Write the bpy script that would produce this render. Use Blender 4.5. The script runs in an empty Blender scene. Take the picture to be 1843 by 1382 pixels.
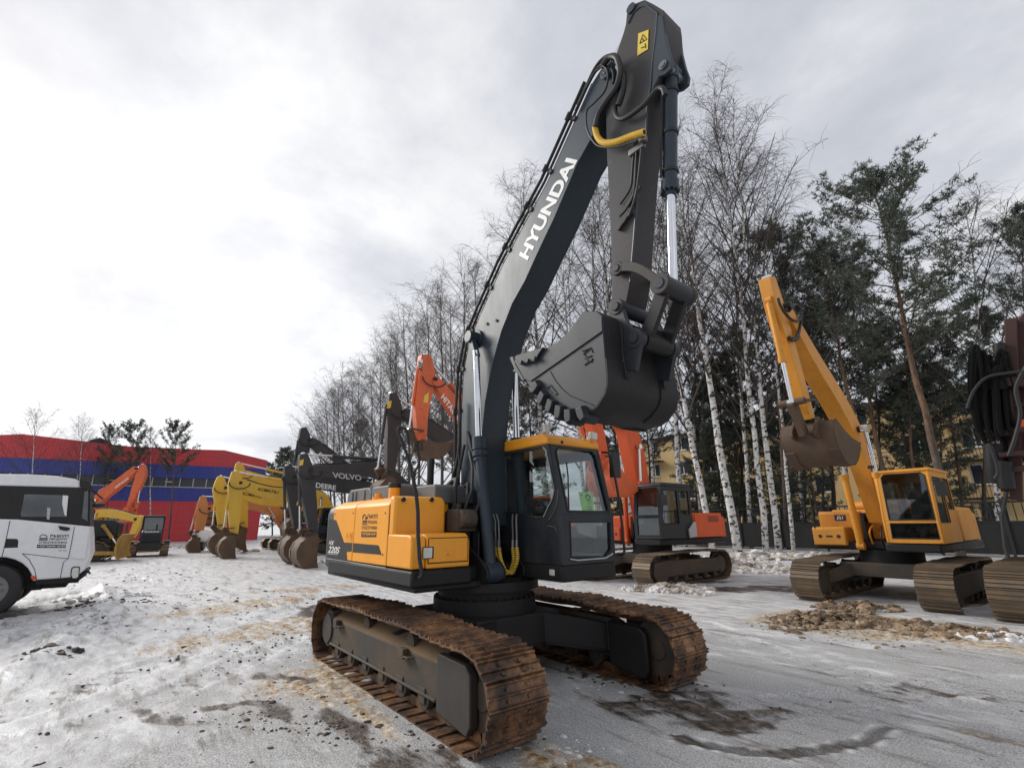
import bpy, bmesh, math, random
from mathutils import Vector, Matrix, noise
from mathutils.geometry import tessellate_polygon
R = math.radians
random.seed(7)
scene = bpy.context.scene
col = scene.collection

# ---------------------------------------------------------------- camera
CAM = Vector((5.56577, -3.89932, 1.74831))
YAW, PITCH, ROLL, FPX = 2.474044, 0.280885, -0.010054, 865.4
cy, sy, cp, sp = math.cos(YAW), math.sin(YAW), math.cos(PITCH), math.sin(PITCH)
FW = Vector((cy*cp, sy*cp, sp)); RT = Vector((sy, -cy, 0)); UP = RT.cross(FW)
RT, UP = math.cos(ROLL)*RT + math.sin(ROLL)*UP, -math.sin(ROLL)*RT + math.cos(ROLL)*UP
cd = bpy.data.cameras.new("camera"); cam = bpy.data.objects.new("camera", cd); col.objects.link(cam)
cd.sensor_width = 36; cd.lens = FPX/1843*36; cd.clip_start = 0.05; cd.clip_end = 3000
cam.matrix_world = Matrix(((RT.x, UP.x, -FW.x, CAM.x), (RT.y, UP.y, -FW.y, CAM.y), (RT.z, UP.z, -FW.z, CAM.z), (0, 0, 0, 1)))
scene.camera = cam
scene.view_settings.view_transform = 'Standard'; scene.view_settings.look = 'None'
scene.view_settings.exposure = 0.94; scene.view_settings.gamma = 1

# ---------------------------------------------------------------- sky and sun (overcast, bright to the west)
SUN_AZ, SUN_EL = R(205), R(30)
w = bpy.data.worlds.new("World"); scene.world = w; w.use_nodes = True
nt = w.node_tree; N = nt.nodes; L = nt.links
N.clear()
def nd(t, **k):
    n = N.new(t)
    for a, b in k.items(): setattr(n, a, b)
    return n
out = nd('ShaderNodeOutputWorld')
sky = nd('ShaderNodeTexSky', sky_type='NISHITA', sun_disc=False, sun_elevation=SUN_EL, sun_rotation=R(90)-SUN_AZ)
bg1 = nd('ShaderNodeBackground'); bg1.inputs[1].default_value = 0.05; L.new(sky.outputs[0], bg1.inputs[0])
tc = nd('ShaderNodeTexCoord'); sep = nd('ShaderNodeSeparateXYZ'); L.new(tc.outputs['Generated'], sep.inputs[0])
def math_n(op, a, b=None, clamp=False):
    m = nd('ShaderNodeMath', operation=op, use_clamp=clamp)
    for i, v in enumerate((a, b)):
        if v is None: continue
        if isinstance(v, (int, float)): m.inputs[i].default_value = v
        else: L.new(v, m.inputs[i])
    return m.outputs[0]
zz = math_n('ADD', math_n('MAXIMUM', sep.outputs[2], 0.0), 0.16)
cxy = nd('ShaderNodeCombineXYZ')
L.new(math_n('DIVIDE', sep.outputs[0], zz), cxy.inputs[0]); L.new(math_n('DIVIDE', sep.outputs[1], zz), cxy.inputs[1])
n1 = nd('ShaderNodeTexNoise'); n1.inputs['Scale'].default_value = 0.9; n1.inputs['Detail'].default_value = 7; n1.inputs['Roughness'].default_value = 0.55
n1.inputs['Distortion'].default_value = 0.35
L.new(cxy.outputs[0], n1.inputs['Vector'])
n2 = nd('ShaderNodeTexNoise'); n2.inputs['Scale'].default_value = 3.0; n2.inputs['Detail'].default_value = 6; n2.inputs['Roughness'].default_value = 0.6
L.new(cxy.outputs[0], n2.inputs['Vector'])
cl = math_n('ADD', math_n('MULTIPLY', n1.outputs[0], 0.72), math_n('MULTIPLY', n2.outputs[0], 0.28))
ramp = nd('ShaderNodeValToRGB'); L.new(cl, ramp.inputs[0])
e = ramp.color_ramp.elements
e[0].position = 0.37; e[0].color = (0.305, 0.315, 0.352, 1)
e[1].position = 0.62; e[1].color = (0.56, 0.56, 0.565, 1)
m_ = e.new(0.50); m_.color = (0.40, 0.41, 0.442, 1)
# thin cloud glowing round the hidden sun
gd = nd('ShaderNodeVectorMath', operation='DOT_PRODUCT'); L.new(tc.outputs['Generated'], gd.inputs[0])
gd.inputs[1].default_value = (math.cos(R(19))*math.cos(R(191)), math.cos(R(19))*math.sin(R(191)), math.sin(R(19)))
glow = math_n('MULTIPLY', math_n('POWER', math_n('MAXIMUM', gd.outputs['Value'], 0.0), 10.0), 0.30)
gm = math_n('MULTIPLY', glow, math_n('ADD', math_n('MULTIPLY', cl, 1.1), 0.45))
addc = nd('ShaderNodeMix', data_type='RGBA', blend_type='ADD'); addc.inputs[0].default_value = 1
L.new(ramp.outputs[0], addc.inputs[6])
gcol = nd('ShaderNodeCombineColor'); 
for i, k in enumerate((1.0, 0.95, 0.86)): L.new(math_n('MULTIPLY', gm, k), gcol.inputs[i])
L.new(gcol.outputs[0], addc.inputs[7])
bg2 = nd('ShaderNodeBackground'); bg2.inputs[1].default_value = 0.92; L.new(addc.outputs[2], bg2.inputs[0])
mx = nd('ShaderNodeMixShader'); mx.inputs[0].default_value = 0.9
L.new(bg1.outputs[0], mx.inputs[1]); L.new(bg2.outputs[0], mx.inputs[2]); L.new(mx.outputs[0], out.inputs[0])
sd = bpy.data.lights.new("sun", 'SUN'); sd.energy = 1.5; sd.angle = R(24); sd.color = (1, 0.965, 0.91)
so = bpy.data.objects.new("sun", sd); col.objects.link(so)
so.rotation_euler = Vector((math.cos(SUN_EL)*math.cos(SUN_AZ), math.cos(SUN_EL)*math.sin(SUN_AZ), math.sin(SUN_EL))).to_track_quat('Z', 'Y').to_euler()

# ---------------------------------------------------------------- helpers
def ray(u, v): return RT*((u-921.5)/FPX) - UP*((v-691)/FPX) + FW
def on(u, v, ax, val):                     # where the line of sight through (u, v) meets an axis plane
    d = ray(u, v); return CAM + d*((val-CAM[ax])/d[ax])
def on_plane(u, v, p0, n):
    d = ray(u, v); return CAM + d*((p0-CAM).dot(n)/d.dot(n))
def bx(o, label=None, cat=None, group=None, kind=None):
    for k, v in (('label', label), ('category', cat), ('group', group), ('kind', kind)):
        if v: o[k] = v
    return o
ORI = [Matrix.Identity(4)]                  # world matrix of the thing now being built
LOCAL = [False]                             # True: coordinates are already in the thing's own frame
def thing(name, loc, rz, label, cat, group=None):
    o = bpy.data.objects.new(name, None); col.objects.link(o); o.empty_display_size = .2
    o.location = loc; o.rotation_euler = (0, 0, rz)
    ORI[0] = Matrix.Translation(Vector(loc)) @ Matrix.Rotation(rz, 4, 'Z')
    return bx(o, label, cat, group)
class MB:
    def __init__(s): s.bm = bmesh.new()
    def poly(s, pts): 
        vs = [s.bm.verts.new(p) for p in pts]
        try: return s.bm.faces.new(vs)
        except ValueError: return None
    def loft(s, A, B, cap=True):
        a = [s.bm.verts.new(p) for p in A]; b = [s.bm.verts.new(p) for p in B]; n = len(a)
        for i in range(n): s.bm.faces.new((a[i], a[(i+1) % n], b[(i+1) % n], b[i]))
        if cap: s.bm.faces.new(a[::-1]); s.bm.faces.new(b)
        return s
    def prism(s, pts, ax, a, b):            # pts: 2D outline in the plane across axis ax
        def P(p, k):
            q = [p[0], p[1]]; q.insert(ax, k); return Vector(q)
        return s.loft([P(p, a) for p in pts], [P(p, b) for p in pts])
    def box(s, x0, x1, y0, y1, z0, z1): return s.prism([(x0, y0), (x1, y0), (x1, y1), (x0, y1)], 2, z0, z1)
    def beam(s, p, q, w, h, up=(0, 0, 1)):  # box from p to q
        p, q = Vector(p), Vector(q); d = (q-p).normalized(); u = Vector(up); sdv = d.cross(u)
        if sdv.length < 1e-4: sdv = d.cross(Vector((1, 0, 0)))
        sdv.normalize(); u = sdv.cross(d)
        c = [sdv*w/2+u*h/2, -sdv*w/2+u*h/2, -sdv*w/2-u*h/2, sdv*w/2-u*h/2]
        return s.loft([p+k for k in c], [q+k for k in c])
    def tube(s, path, r, n=8, r2=None):
        P = [Vector(p) for p in path]; rings = []; prev = None
        for i, p in enumerate(P):
            d = (P[min(i+1, len(P)-1)]-P[max(i-1, 0)]).normalized()
            a = prev - d*prev.dot(d) if prev is not None else d.orthogonal()
            if a.length < 1e-5: a = d.orthogonal()
            a.normalize(); prev = a; b = d.cross(a)
            rr = r if not isinstance(r, (list, tuple)) else r[i]
            if r2 is not None: rr = r + (r2-r)*i/(len(P)-1)
            rings.append([s.bm.verts.new(p + a*math.cos(k*2*math.pi/n)*rr + b*math.sin(k*2*math.pi/n)*rr) for k in range(n)])
        for A, B in zip(rings, rings[1:]):
            for k in range(n): s.bm.faces.new((A[k], A[(k+1) % n], B[(k+1) % n], B[k]))
        s.bm.faces.new(rings[0][::-1]); s.bm.faces.new(rings[-1]); return s
    def cyl(s, p, q, r, n=20): return s.tube([p, q], r, n)
    def plate(s, outer, holes, f, thick):   # flat sheet with holes; f maps (a, b) to a point, thick is the thickness vector
        loops = [outer]+list(holes); flat = [p for l in loops for p in l]
        tris = tessellate_polygon([[Vector((p[0], p[1], 0)) for p in l] for l in loops])
        t = Vector(thick); A = [s.bm.verts.new(f(*p)) for p in flat]; B = [s.bm.verts.new(f(*p)+t) for p in flat]
        for a, b, c in tris:
            try: s.bm.faces.new((A[a], A[b], A[c])); s.bm.faces.new((B[c], B[b], B[a]))
            except ValueError: pass
        k = 0
        for l in loops:
            n = len(l)
            for i in range(n): s.bm.faces.new((A[k+i], A[k+(i+1) % n], B[k+(i+1) % n], B[k+i]))
            k += n
        return s
    def build(s, name, mat, parent=None, bevel=0, smooth=40, label=None, recalc=True, seg=2):
        if recalc: bmesh.ops.recalc_face_normals(s.bm, faces=s.bm.faces)
        if not LOCAL[0]: s.bm.transform(ORI[0].inverted())
        me = bpy.data.meshes.new(name); s.bm.to_mesh(me); s.bm.free()
        me.materials.append(mat)
        if smooth:
            me.polygons.foreach_set('use_smooth', [True]*len(me.polygons)); me.set_sharp_from_angle(angle=R(smooth))
        o = bpy.data.objects.new(name, me); col.objects.link(o)
        if parent: o.parent = parent
        else: o.matrix_world = ORI[0]
        if bevel:
            m = o.modifiers.new('bevel', 'BEVEL'); m.width = bevel; m.segments = seg; m.limit_method = 'ANGLE'; m.angle_limit = R(38)
        if label: o['label'] = label
        return o
def text_part(name, txt, A, B, C, mat, parent, off=(0, 0, 0), bold=0.0, shear=0.0):
    """lettering whose baseline runs from A to B and whose capitals reach from A to C"""
    cu = bpy.data.curves.new('t', 'FONT'); cu.body = txt; cu.offset = bold; cu.shear = shear
    o = bpy.data.objects.new('t', cu); col.objects.link(o)
    dg = bpy.context.evaluated_depsgraph_get(); dg.update()
    me = bpy.data.meshes.new_from_object(o.evaluated_get(dg))
    bpy.data.objects.remove(o); bpy.data.curves.remove(cu)
    xs = [v.co.x for v in me.vertices]; ys = [v.co.y for v in me.vertices]
    x0, x1, y1 = min(xs), max(xs), max(ys); y0 = min(ys) if ',' not in txt else 0
    A, B, C = Vector(A), Vector(B), Vector(C); off = Vector(off); inv = Matrix.Identity(4) if LOCAL[0] else ORI[0].inverted()
    for v in me.vertices: v.co = inv @ (A + (B-A)*((v.co.x-x0)/(x1-x0)) + (C-A)*((v.co.y-y0)/(y1-y0)) + off)
    me.materials.clear(); me.materials.append(mat); me.name = name
    t = bpy.data.objects.new(name, me); col.objects.link(t)
    if parent: t.parent = parent
    return t
def copy_tree(o, parent=None):
    c = o.copy(); col.objects.link(c)
    if parent: c.parent = parent
    for ch in o.children: copy_tree(ch, c)
    return c

# ---------------------------------------------------------------- materials
def mat_new(name):
    m = bpy.data.materials.new(name); m.use_nodes = True
    nt = m.node_tree; b = nt.nodes['Principled BSDF']; return m, nt, b
def noise_n(nt, scale, detail=5, rough=.6, co=None, stretch=None):
    t = nt.nodes.new('ShaderNodeTexNoise'); t.inputs['Scale'].default_value = scale
    t.inputs['Detail'].default_value = detail; t.inputs['Roughness'].default_value = rough
    c = nt.nodes.new('ShaderNodeTexCoord'); src = c.outputs['Object']
    if stretch:
        mp = nt.nodes.new('ShaderNodeMapping'); mp.inputs['Scale'].default_value = stretch
        nt.links.new(src, mp.inputs[0]); src = mp.outputs[0]
    nt.links.new(src, t.inputs['Vector']); return t.outputs[0]
def ramp_n(nt, fac, stops):
    r = nt.nodes.new('ShaderNodeValToRGB'); nt.links.new(fac, r.inputs[0]); e = r.color_ramp.elements
    e[0].position, e[0].color = stops[0][0], (*stops[0][1], 1); e[1].position, e[1].color = stops[-1][0], (*stops[-1][1], 1)
    for p, c in stops[1:-1]: k = e.new(p); k.color = (*c, 1)
    return r.outputs[0]
def mixc(nt, fac, a, b):
    m = nt.nodes.new('ShaderNodeMix'); m.data_type = 'RGBA'
    for i, v in ((0, fac), (6, a), (7, b)):
        if isinstance(v, (int, float)): m.inputs[i].default_value = v
        elif isinstance(v, tuple): m.inputs[i].default_value = (*v, 1)
        else: nt.links.new(v, m.inputs[i])
    return m.outputs[2]
def val_ramp(nt, fac, a, b):
    return ramp_n(nt, fac, [(a, (0, 0, 0)), (b, (1, 1, 1))])
def bump(nt, b, h, strength=.3, dist=.01):
    n = nt.nodes.new('ShaderNodeBump'); n.inputs['Strength'].default_value = strength; n.inputs['Distance'].default_value = dist
    nt.links.new(h, n.inputs['Height']); nt.links.new(n.outputs[0], b.inputs['Normal'])
def paint(name, c, rough=.45, dirt=(.10, .08, .06), amount=.35, scale=2.2, streak=True, metallic=0, chips=0.0, chipc=(.05, .035, .025)):
    m, nt, b = mat_new(name)
    n = noise_n(nt, scale, 8, .65, stretch=(1, 1, .35) if streak else None)
    f = val_ramp(nt, n, .42, .78)
    mm = nt.nodes.new('ShaderNodeMath'); mm.operation = 'MULTIPLY'; nt.links.new(f, mm.inputs[0]); mm.inputs[1].default_value = amount
    c1 = mixc(nt, mm.outputs[0], c, dirt)
    n3 = noise_n(nt, scale*9, 4, .6); c1 = mixc(nt, val_ramp(nt, n3, .35, .8), c1, mixc(nt, .16, c1, dirt))
    if chips:
        n2 = noise_n(nt, 11, 7, .72); f2 = val_ramp(nt, n2, .70-.12*chips, .735-.12*chips); c1 = mixc(nt, f2, c1, chipc)
    if chips:                                   # fine scratches in two directions
        for sx_, sy_, sz_ in ((2.5, 2.5, 40), (45, 45, 3)):
            ns = noise_n(nt, 1.6, 3, .6, stretch=(sx_, sy_, sz_)); gate = noise_n(nt, 1.1, 3, .6)
            q = nt.nodes.new('ShaderNodeMath'); q.operation = 'MULTIPLY'; nt.links.new(val_ramp(nt, ns, .68, .72), q.inputs[0]); nt.links.new(val_ramp(nt, gate, .5, .68), q.inputs[1])
            c1 = mixc(nt, q.outputs[0], c1, mixc(nt, .45, c1, tuple(min(.6, k_*2.2+.03) for k_ in dirt)))
    nt.links.new(c1, b.inputs['Base Color'])
    r = nt.nodes.new('ShaderNodeMapRange'); nt.links.new(n, r.inputs[0]); r.inputs[3].default_value = rough-.1; r.inputs[4].default_value = min(1, rough+.3)
    nt.links.new(r.outputs[0], b.inputs['Roughness']); b.inputs['Metallic'].default_value = metallic
    if max(c) < .1: b.inputs['Specular IOR Level'].default_value = .36
    bump(nt, b, n3, .06, .004)
    return m
def plain(name, c, rough=.6, metallic=0):
    m, nt, b = mat_new(name)
    n = noise_n(nt, 14, 4); nt.links.new(mixc(nt, n, tuple(k*.82 for k in c), tuple(min(1, k*1.15) for k in c)), b.inputs['Base Color'])
    b.inputs['Roughness'].default_value = rough; b.inputs['Metallic'].default_value = metallic; return m
def glass(name, tint=(.70, .76, .75), refl=.9):
    m, nt, b = mat_new(name); nt.nodes.remove(b); o = nt.nodes['Material Output']
    t = nt.nodes.new('ShaderNodeBsdfTransparent'); t.inputs[0].default_value = (*tint, 1)
    g = nt.nodes.new('ShaderNodeBsdfGlossy'); g.inputs['Roughness'].default_value = .03; g.inputs[0].default_value = (.8, .85, .88, 1)
    d = nt.nodes.new('ShaderNodeBsdfDiffuse'); d.inputs[0].default_value = (.22, .22, .20, 1)
    lw = nt.nodes.new('ShaderNodeLayerWeight'); lw.inputs[0].default_value = .5; pw = nt.nodes.new('ShaderNodeMath'); pw.operation = 'POWER'; nt.links.new(lw.outputs['Facing'], pw.inputs[0]); pw.inputs[1].default_value = 3.5
    f = nt.nodes.new('ShaderNodeMath'); f.operation = 'MULTIPLY_ADD'; nt.links.new(pw.outputs[0], f.inputs[0]); f.inputs[1].default_value = .85; f.inputs[2].default_value = .15
    x = nt.nodes.new('ShaderNodeMixShader'); x2 = nt.nodes.new('ShaderNodeMixShader')
    n = noise_n(nt, 5, 8, .7); k = nt.nodes.new('ShaderNodeMath'); k.operation = 'MULTIPLY'; nt.links.new(val_ramp(nt, n, .4, .85), k.inputs[0]); k.inputs[1].default_value = .14
    nt.links.new(k.outputs[0], x2.inputs[0]); nt.links.new(t.outputs[0], x2.inputs[1]); nt.links.new(d.outputs[0], x2.inputs[2])
    q = nt.nodes.new('ShaderNodeMath'); q.operation = 'MULTIPLY'; nt.links.new(f.outputs[0], q.inputs[0]); q.inputs[1].default_value = refl
    nt.links.new(q.outputs[0], x.inputs[0]); nt.links.new(x2.outputs[0], x.inputs[1]); nt.links.new(g.outputs[0], x.inputs[2])
    nt.links.new(x.outputs[0], o.inputs[0]); return m
M = {}
M['grey'] = paint('charcoal paint', (.022, .036, .050), .33, (.060, .066, .074), .25, 1.6, chips=.22, chipc=(.14, .14, .14))
M['idler'] = paint('grimy guard paint', (.040, .038, .036), .55, (.09, .075, .06), .6, 2.0)
M['armgrey'] = paint('worn charcoal arm paint', (.026, .029, .034), .45, (.065, .044, .030), .6, 1.5, chips=.55, chipc=(.11, .06, .035))
M['bucket'] = paint('dark bucket paint', (.021, .025, .031), .40, (.050, .052, .056), .35, 2.0, chips=.2, chipc=(.12, .12, .12))
M['shell'] = paint('worn shade-darkened bucket shell', (.013, .013, .014), .52, (.05, .045, .04), .4, 2.0, chips=.35, chipc=(.09, .085, .08))  # darker worn metal, with shade on the shell also painted into the colour
M['cabgrey'] = paint('slate cab paint', (.014, .020, .026), .36, (.10, .095, .09), .28, 2.5, chips=.35, chipc=(.17, .17, .16))
M['yellow'] = paint('amber yellow paint', (.93, .375, .016), .34, (.55, .24, .05), .35, 1.8, chips=.12, chipc=(.12, .07, .03))
M['black'] = paint('black paint', (.014, .014, .015), .45, (.06, .055, .05), .4, 2.5)
M['frame'] = paint('muddy undercarriage paint', (.050, .046, .042), .65, (.20, .125, .06), .5, 1.3, streak=False)
M['frametop'] = paint('caked brown mud', (.20, .125, .060), .85, (.10, .075, .055), .7, 2.0, streak=False)
M['deck'] = paint('oily black frame', (.009, .009, .010), .5, (.03, .028, .026), .5, 2.2)
M['rubber'] = plain('black rubber', (.016, .016, .017), .55)
M['hose'] = plain('black hose', (.014, .014, .015), .55)
M['oldhose'] = plain('weathered black hose', (.007, .007, .007), .9); M['oldhose'].node_tree.nodes['Principled BSDF'].inputs['Specular IOR Level'].default_value = .2
M['chrome'] = plain('chrome rod', (.75, .76, .78), .12, 1)
M['steel'] = plain('worn steel', (.22, .21, .20), .4, .8)
M['white'] = plain('white lettering', (.78, .78, .76), .5)
M['dimwhite'] = plain('faded lettering', (.45, .45, .44), .5)
M['ink'] = plain('black lettering', (.012, .012, .012), .5)
M['sticker'] = plain('yellow sticker', (.72, .52, .06), .5)
M['wrap'] = plain('yellow spiral guard', (.75, .48, .05), .55)
M['glass'] = glass('cab glass'); M['darkglass'] = glass('dark cab glass', (.22, .25, .26), .9)
M['interior'] = plain('cab interior', (.045, .045, .046), .8)
M['greynt'] = plain('grey plastic', (.11, .11, .11), .6)
M['lime'] = plain('lime paper', (.40, .88, .12), .7)
M['mint'] = plain('mint paper', (.55, .80, .68), .7)
M['lampglass'] = plain('lamp lens', (.65, .65, .60), .15)
M['orange'] = paint('orange paint', (.74, .105, .016), .42, (.25, .07, .03), .4, 1.6, chips=.3)
M['orange2'] = paint('faded orange paint', (.72, .135, .040), .45, (.16, .06, .035), .5, 1.4, chips=.75)
M['case'] = paint('pale orange paint', (.62, .24, .075), .5, (.25, .14, .07), .5, 1.4, chips=.4)
M['komatsu'] = paint('chrome yellow paint', (.70, .42, .045), .45, (.30, .20, .06), .4, 1.4, chips=.4)
M['ryellow'] = paint('golden yellow paint', (.72, .30, .025), .42, (.30, .13, .035), .6, 1.4, chips=.6, chipc=(.10, .055, .03))
M['volvo'] = paint('dark grey boom paint', (.040, .042, .045), .5, (.10, .08, .065), .5, 1.2, chips=.5, chipc=(.10, .07, .05))
M['dirtysteel'] = paint('brown bucket steel', (.085, .056, .038), .6, (.19, .11, .055), .7, 1.8, streak=False)
M['white2'] = paint('white cab paint', (.84, .85, .86), .32, (.40, .38, .35), .25, 1.2)
# rusty track shoes: bare rust, wet dark steel and packed snow
m, nt, b = mat_new('rusty track'); M['track'] = m
n = noise_n(nt, 3.2, 9, .7); n2 = noise_n(nt, 14, 6, .7)
c = ramp_n(nt, n, [(.36, (.022, .016, .013)), (.47, (.125, .064, .034)), (.57, (.24, .12, .052)), (.70, (.40, .23, .11))])
c = mixc(nt, val_ramp(nt, n2, .48, .66), c, (.040, .026, .019))
nt.links.new(c, b.inputs['Base Color']); b.inputs['Roughness'].default_value = .5; b.inputs['Metallic'].default_value = .25; bump(nt, b, n2, .5, .01)
M['oldtrack'] = paint('dull track steel', (.13, .10, .075), .42, (.26, .17, .08), .8, 2.5, streak=False, metallic=.45)
M['mudyellow'] = paint('mud-caked yellow paint', (.52, .29, .05), .6, (.10, .065, .035), .85, 1.3, streak=False, chips=.5)
# ---------------------------------------------------------------- tracks (shared by all crawlers)
def track_path(Lh, Rr, sag, up=()):
    """closed outline of the chain in (x, z): list of points and tangents; the upper run sags between carriers"""
    pts = []
    nb = 40
    for i in range(nb): pts.append((-Lh + 2*Lh*i/nb, 0.0))
    na = 24
    for i in range(na): 
        a = -math.pi/2 + math.pi*i/na; pts.append((Lh+Rr*math.cos(a), Rr+Rr*math.sin(a)))
    for i in range(nb):
        t = i/nb; x = Lh-2*Lh*t
        s = -sag*abs(math.sin(t*math.pi*3))*(1 if t < .67 else .6) + .05*math.sin(t*math.pi)*sag/.03
        pts.append((x, 2*Rr+s))
    for i in range(na):
        a = math.pi/2 + math.pi*i/na; pts.append((-Lh+Rr*math.cos(a), Rr+Rr*math.sin(a)))
    return pts
def track(parent, yc, hw, Lh, Rr, mat, n=50, sag=.03, grouser=.028, detail=True):
    P = track_path(Lh, Rr, sag); m = len(P); cum = [0]
    for i in range(m): cum.append(cum[-1]+math.dist(P[i], P[(i+1) % m]))
    tot = cum[-1]; pitch = tot/n; mb = MB()
    def at(s):
        s %= tot; lo = 0
        for i in range(m):
            if cum[i+1] >= s: lo = i; break
        a, b = P[lo], P[(lo+1) % m]; t = (s-cum[lo])/max(1e-9, cum[lo+1]-cum[lo])
        return Vector((a[0]+(b[0]-a[0])*t, 0, a[1]+(b[1]-a[1])*t))
    th = .014
    for k in range(n):
        a = at(k*pitch); b = at((k+.97)*pitch); d = (b-a); ln = d.length; d.normalize(); nrm = Vector((d.z, 0, -d.x))   # outward
        jit = random.uniform(-.004, .004)
        prof = [(-.02, 0), (-.02, .006), (.03*1, .006)]
        g = grouser
        # three-bar shoe section: (along, outward)
        if detail or n > 45:
            sec = [(0, -th+.006), (0, g), (.012, g), (.022, 0), (ln*.42, 0), (ln*.45, g*.75), (ln*.52, g*.75), (ln*.55, 0), (ln*.86, 0), (ln*.90, g*.75), (ln*.965, g*.75), (ln*1.03, .004), (ln*1.03, -th-.010)]
        else:
            sec = [(0, -th), (0, g), (ln*.12, g), (ln*.2, 0), (ln, 0), (ln, -th)]
        A = [a+d*q[0]+nrm*q[1]+Vector((0, yc-hw+jit, 0)) for q in sec]; B = [p+Vector((0, 2*hw, 0)) for p in A]
        mb.loft(A, B)
        if detail:                              # link plates inside the chain and the bolt heads and mud holes outside
            for s_ in (-1, 1):
                c0 = a+d*ln*.5-nrm*.06+Vector((0, yc+s_*.085, 0))
                mb.beam(c0-d*ln*.52, c0+d*ln*.52, .035, .085, nrm)
                for q in (.27, .70):
                    c1 = a+d*ln*q+Vector((0, yc+s_*.105, 0)); mb.beam(c1+nrm*.0, c1+nrm*.014, .026, .026, (0, 1, 0))
    return mb.build('track', mat, parent, smooth=0)
def disc(mb, x, y0, y1, z, r, n=24): mb.cyl((x, y0, z), (x, y1, z), r, n)
def wheel_set(root, yc, Lh, Rr, mat, sgn, nrol=7, rr=.085):
    mb = MB(); disc(mb, -Lh, yc-.05, yc+.05, Rr, Rr-.05, 30)
    for k in range(21):
        a = k*2*math.pi/21; p = Vector((-Lh+math.cos(a)*(Rr-.055), yc, Rr+math.sin(a)*(Rr-.055)))
        mb.beam(p, p+Vector((math.cos(a), 0, math.sin(a)))*.04, .07, .05, (0, 1, 0))
    disc(mb, -Lh, yc+sgn*.05, yc+sgn*.17, Rr, Rr*.62, 26); disc(mb, -Lh, yc+sgn*.17, yc+sgn*.2, Rr, Rr*.5, 22)
    mb.build('sprocket', mat, root, bevel=.006)
    mb = MB(); disc(mb, Lh, yc-.1, yc+.1, Rr, Rr-.06, 30); disc(mb, Lh, yc-.115, yc+.115, Rr, Rr*.3, 20); mb.build('idler', mat, root, bevel=.01)
    for i in range(nrol):
        x = -Lh+.42+(2*Lh-.84)*i/(nrol-1)
        mb = MB(); disc(mb, x, yc-.15, yc+.15, rr+.085, rr, 18); disc(mb, x, yc-.17, yc-.1, rr+.085, rr+.025, 18); disc(mb, x, yc+.1, yc+.17, rr+.085, rr+.025, 18)
        disc(mb, x, yc-.185, yc+.185, rr+.1, .04, 12); mb.box(x-.06, x+.06, yc-.19, yc-.172, rr+.04, rr+.17); mb.box(x-.06, x+.06, yc+.172, yc+.19, rr+.04, rr+.17)
        mb.build('roller', mat, root, bevel=.004)
    for x in (-.62, .55):
        mb = MB(); disc(mb, x, yc-.12, yc+.12, 2*Rr-.165, .07, 16); disc(mb, x, yc-.13, yc-.08, 2*Rr-.165, .085, 16); mb.box(x-.05, x+.05, yc-.07, yc+.07, 2*Rr-.3, 2*Rr-.15)
        mb.build('carrier_roller', mat, root)

# ---------------------------------------------------------------- the big excavator in front
root = thing('crawler_excavator', (0, 0, 0), 0, 'largest excavator, in front, with amber body and tall charcoal boom lettered in white', 'excavator', 'excavators parked in the yard')
EX = root
def F(u, v, y):
    p = on(u, v, 1, y); return (p.x, p.z)
def FP(u, v, y): return on(u, v, 1, y)
G, LH, RR, HW = 1.195, 1.828, .368, .30
for s in (-1, 1):
    track(root, s*G, HW, LH, RR, M['track'], 50)
    wheel_set(root, s*G, LH, RR, M['frame'], s)
    # side frame: outer web with its lower flange and the sloping mud-caked top
    mb = MB(); yo, yi = s*1.37, s*1.02
    prof = [(yo, .20), (yo, .50), (s*1.15, .62), (yi, .62), (yi, .20)]
    mb.prism([(p[0], p[1]) for p in prof], 0, -1.70, 1.22)
    mb.prism([(yo+s*.022, .185), (yo+s*.022, .215), (yo-s*.05, .215), (yo-s*.05, .185)], 0, -1.70, 1.2)
    mb.box(-1.715, -1.69, min(yo+s*.012, yi), max(yo+s*.012, yi), .20, .60)
    fr = mb.build('track_frame', M['frame'], root, bevel=.012)
    mb = MB()
    mb.loft([Vector((-1.66, s*1.362, .502)), Vector((1.2, s*1.362, .502)), Vector((1.2, s*1.15, .620)), Vector((-1.66, s*1.15, .620))],
            [Vector((-1.66, s*1.362, .516)), Vector((1.2, s*1.362, .516)), Vector((1.2, s*1.15, .634)), Vector((-1.66, s*1.15, .634))])
    mb.build('caked_mud', M['frametop'], fr)
    for x in (-1.35, .62):                      # step brackets
        mb = MB(); mb.prism([(x-.13, s*1.36), (x+.13, s*1.36), (x+.10, s*1.44), (x-.02, s*1.44)], 2, .46, .475)
        mb.box(x-.12, x+.0, min(s*1.373, s*1.44), max(s*1.373, s*1.44), .44, .53); mb.build('step', M['frame'], fr, bevel=.004)
    for x in (-.72, .12):                       # openings beside the carrier rollers
        mb = MB(); q = [(x-.13, s*1.28), (x+.03, s*1.28), (x+.13, s*1.19), (x-.03, s*1.19)]
        mb.loft([Vector((a, b, .634+(abs(b)-1.15)*-.555-.03)) for a, b in q], [Vector((a, b, .634+(abs(b)-1.15)*-.555+.003)) for a, b in q]); mb.build('frame_opening', M['black'], fr)
    mb = MB()                                   # idler guard
    g = [(1.225, .13), (1.225, .60), (1.70, .585), (1.775, .52), (1.79, .16), (1.73, .065)]
    mb.prism(g, 1, s*1.31, s*1.392); gd_ = mb.build('idler_guard', M['idler'], root, bevel=.012)
    mb = MB(); mb.prism(g, 1, s*.955, s*1.03); mb.build('inner_cover', M['deck'], gd_, bevel=.02)
    mb = MB(); mb.box(1.3, 1.68, min(s*1.035, s*1.305), max(s*1.035, s*1.305), .50, .56); mb.build('top_cover', M['frame'], gd_)
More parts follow.
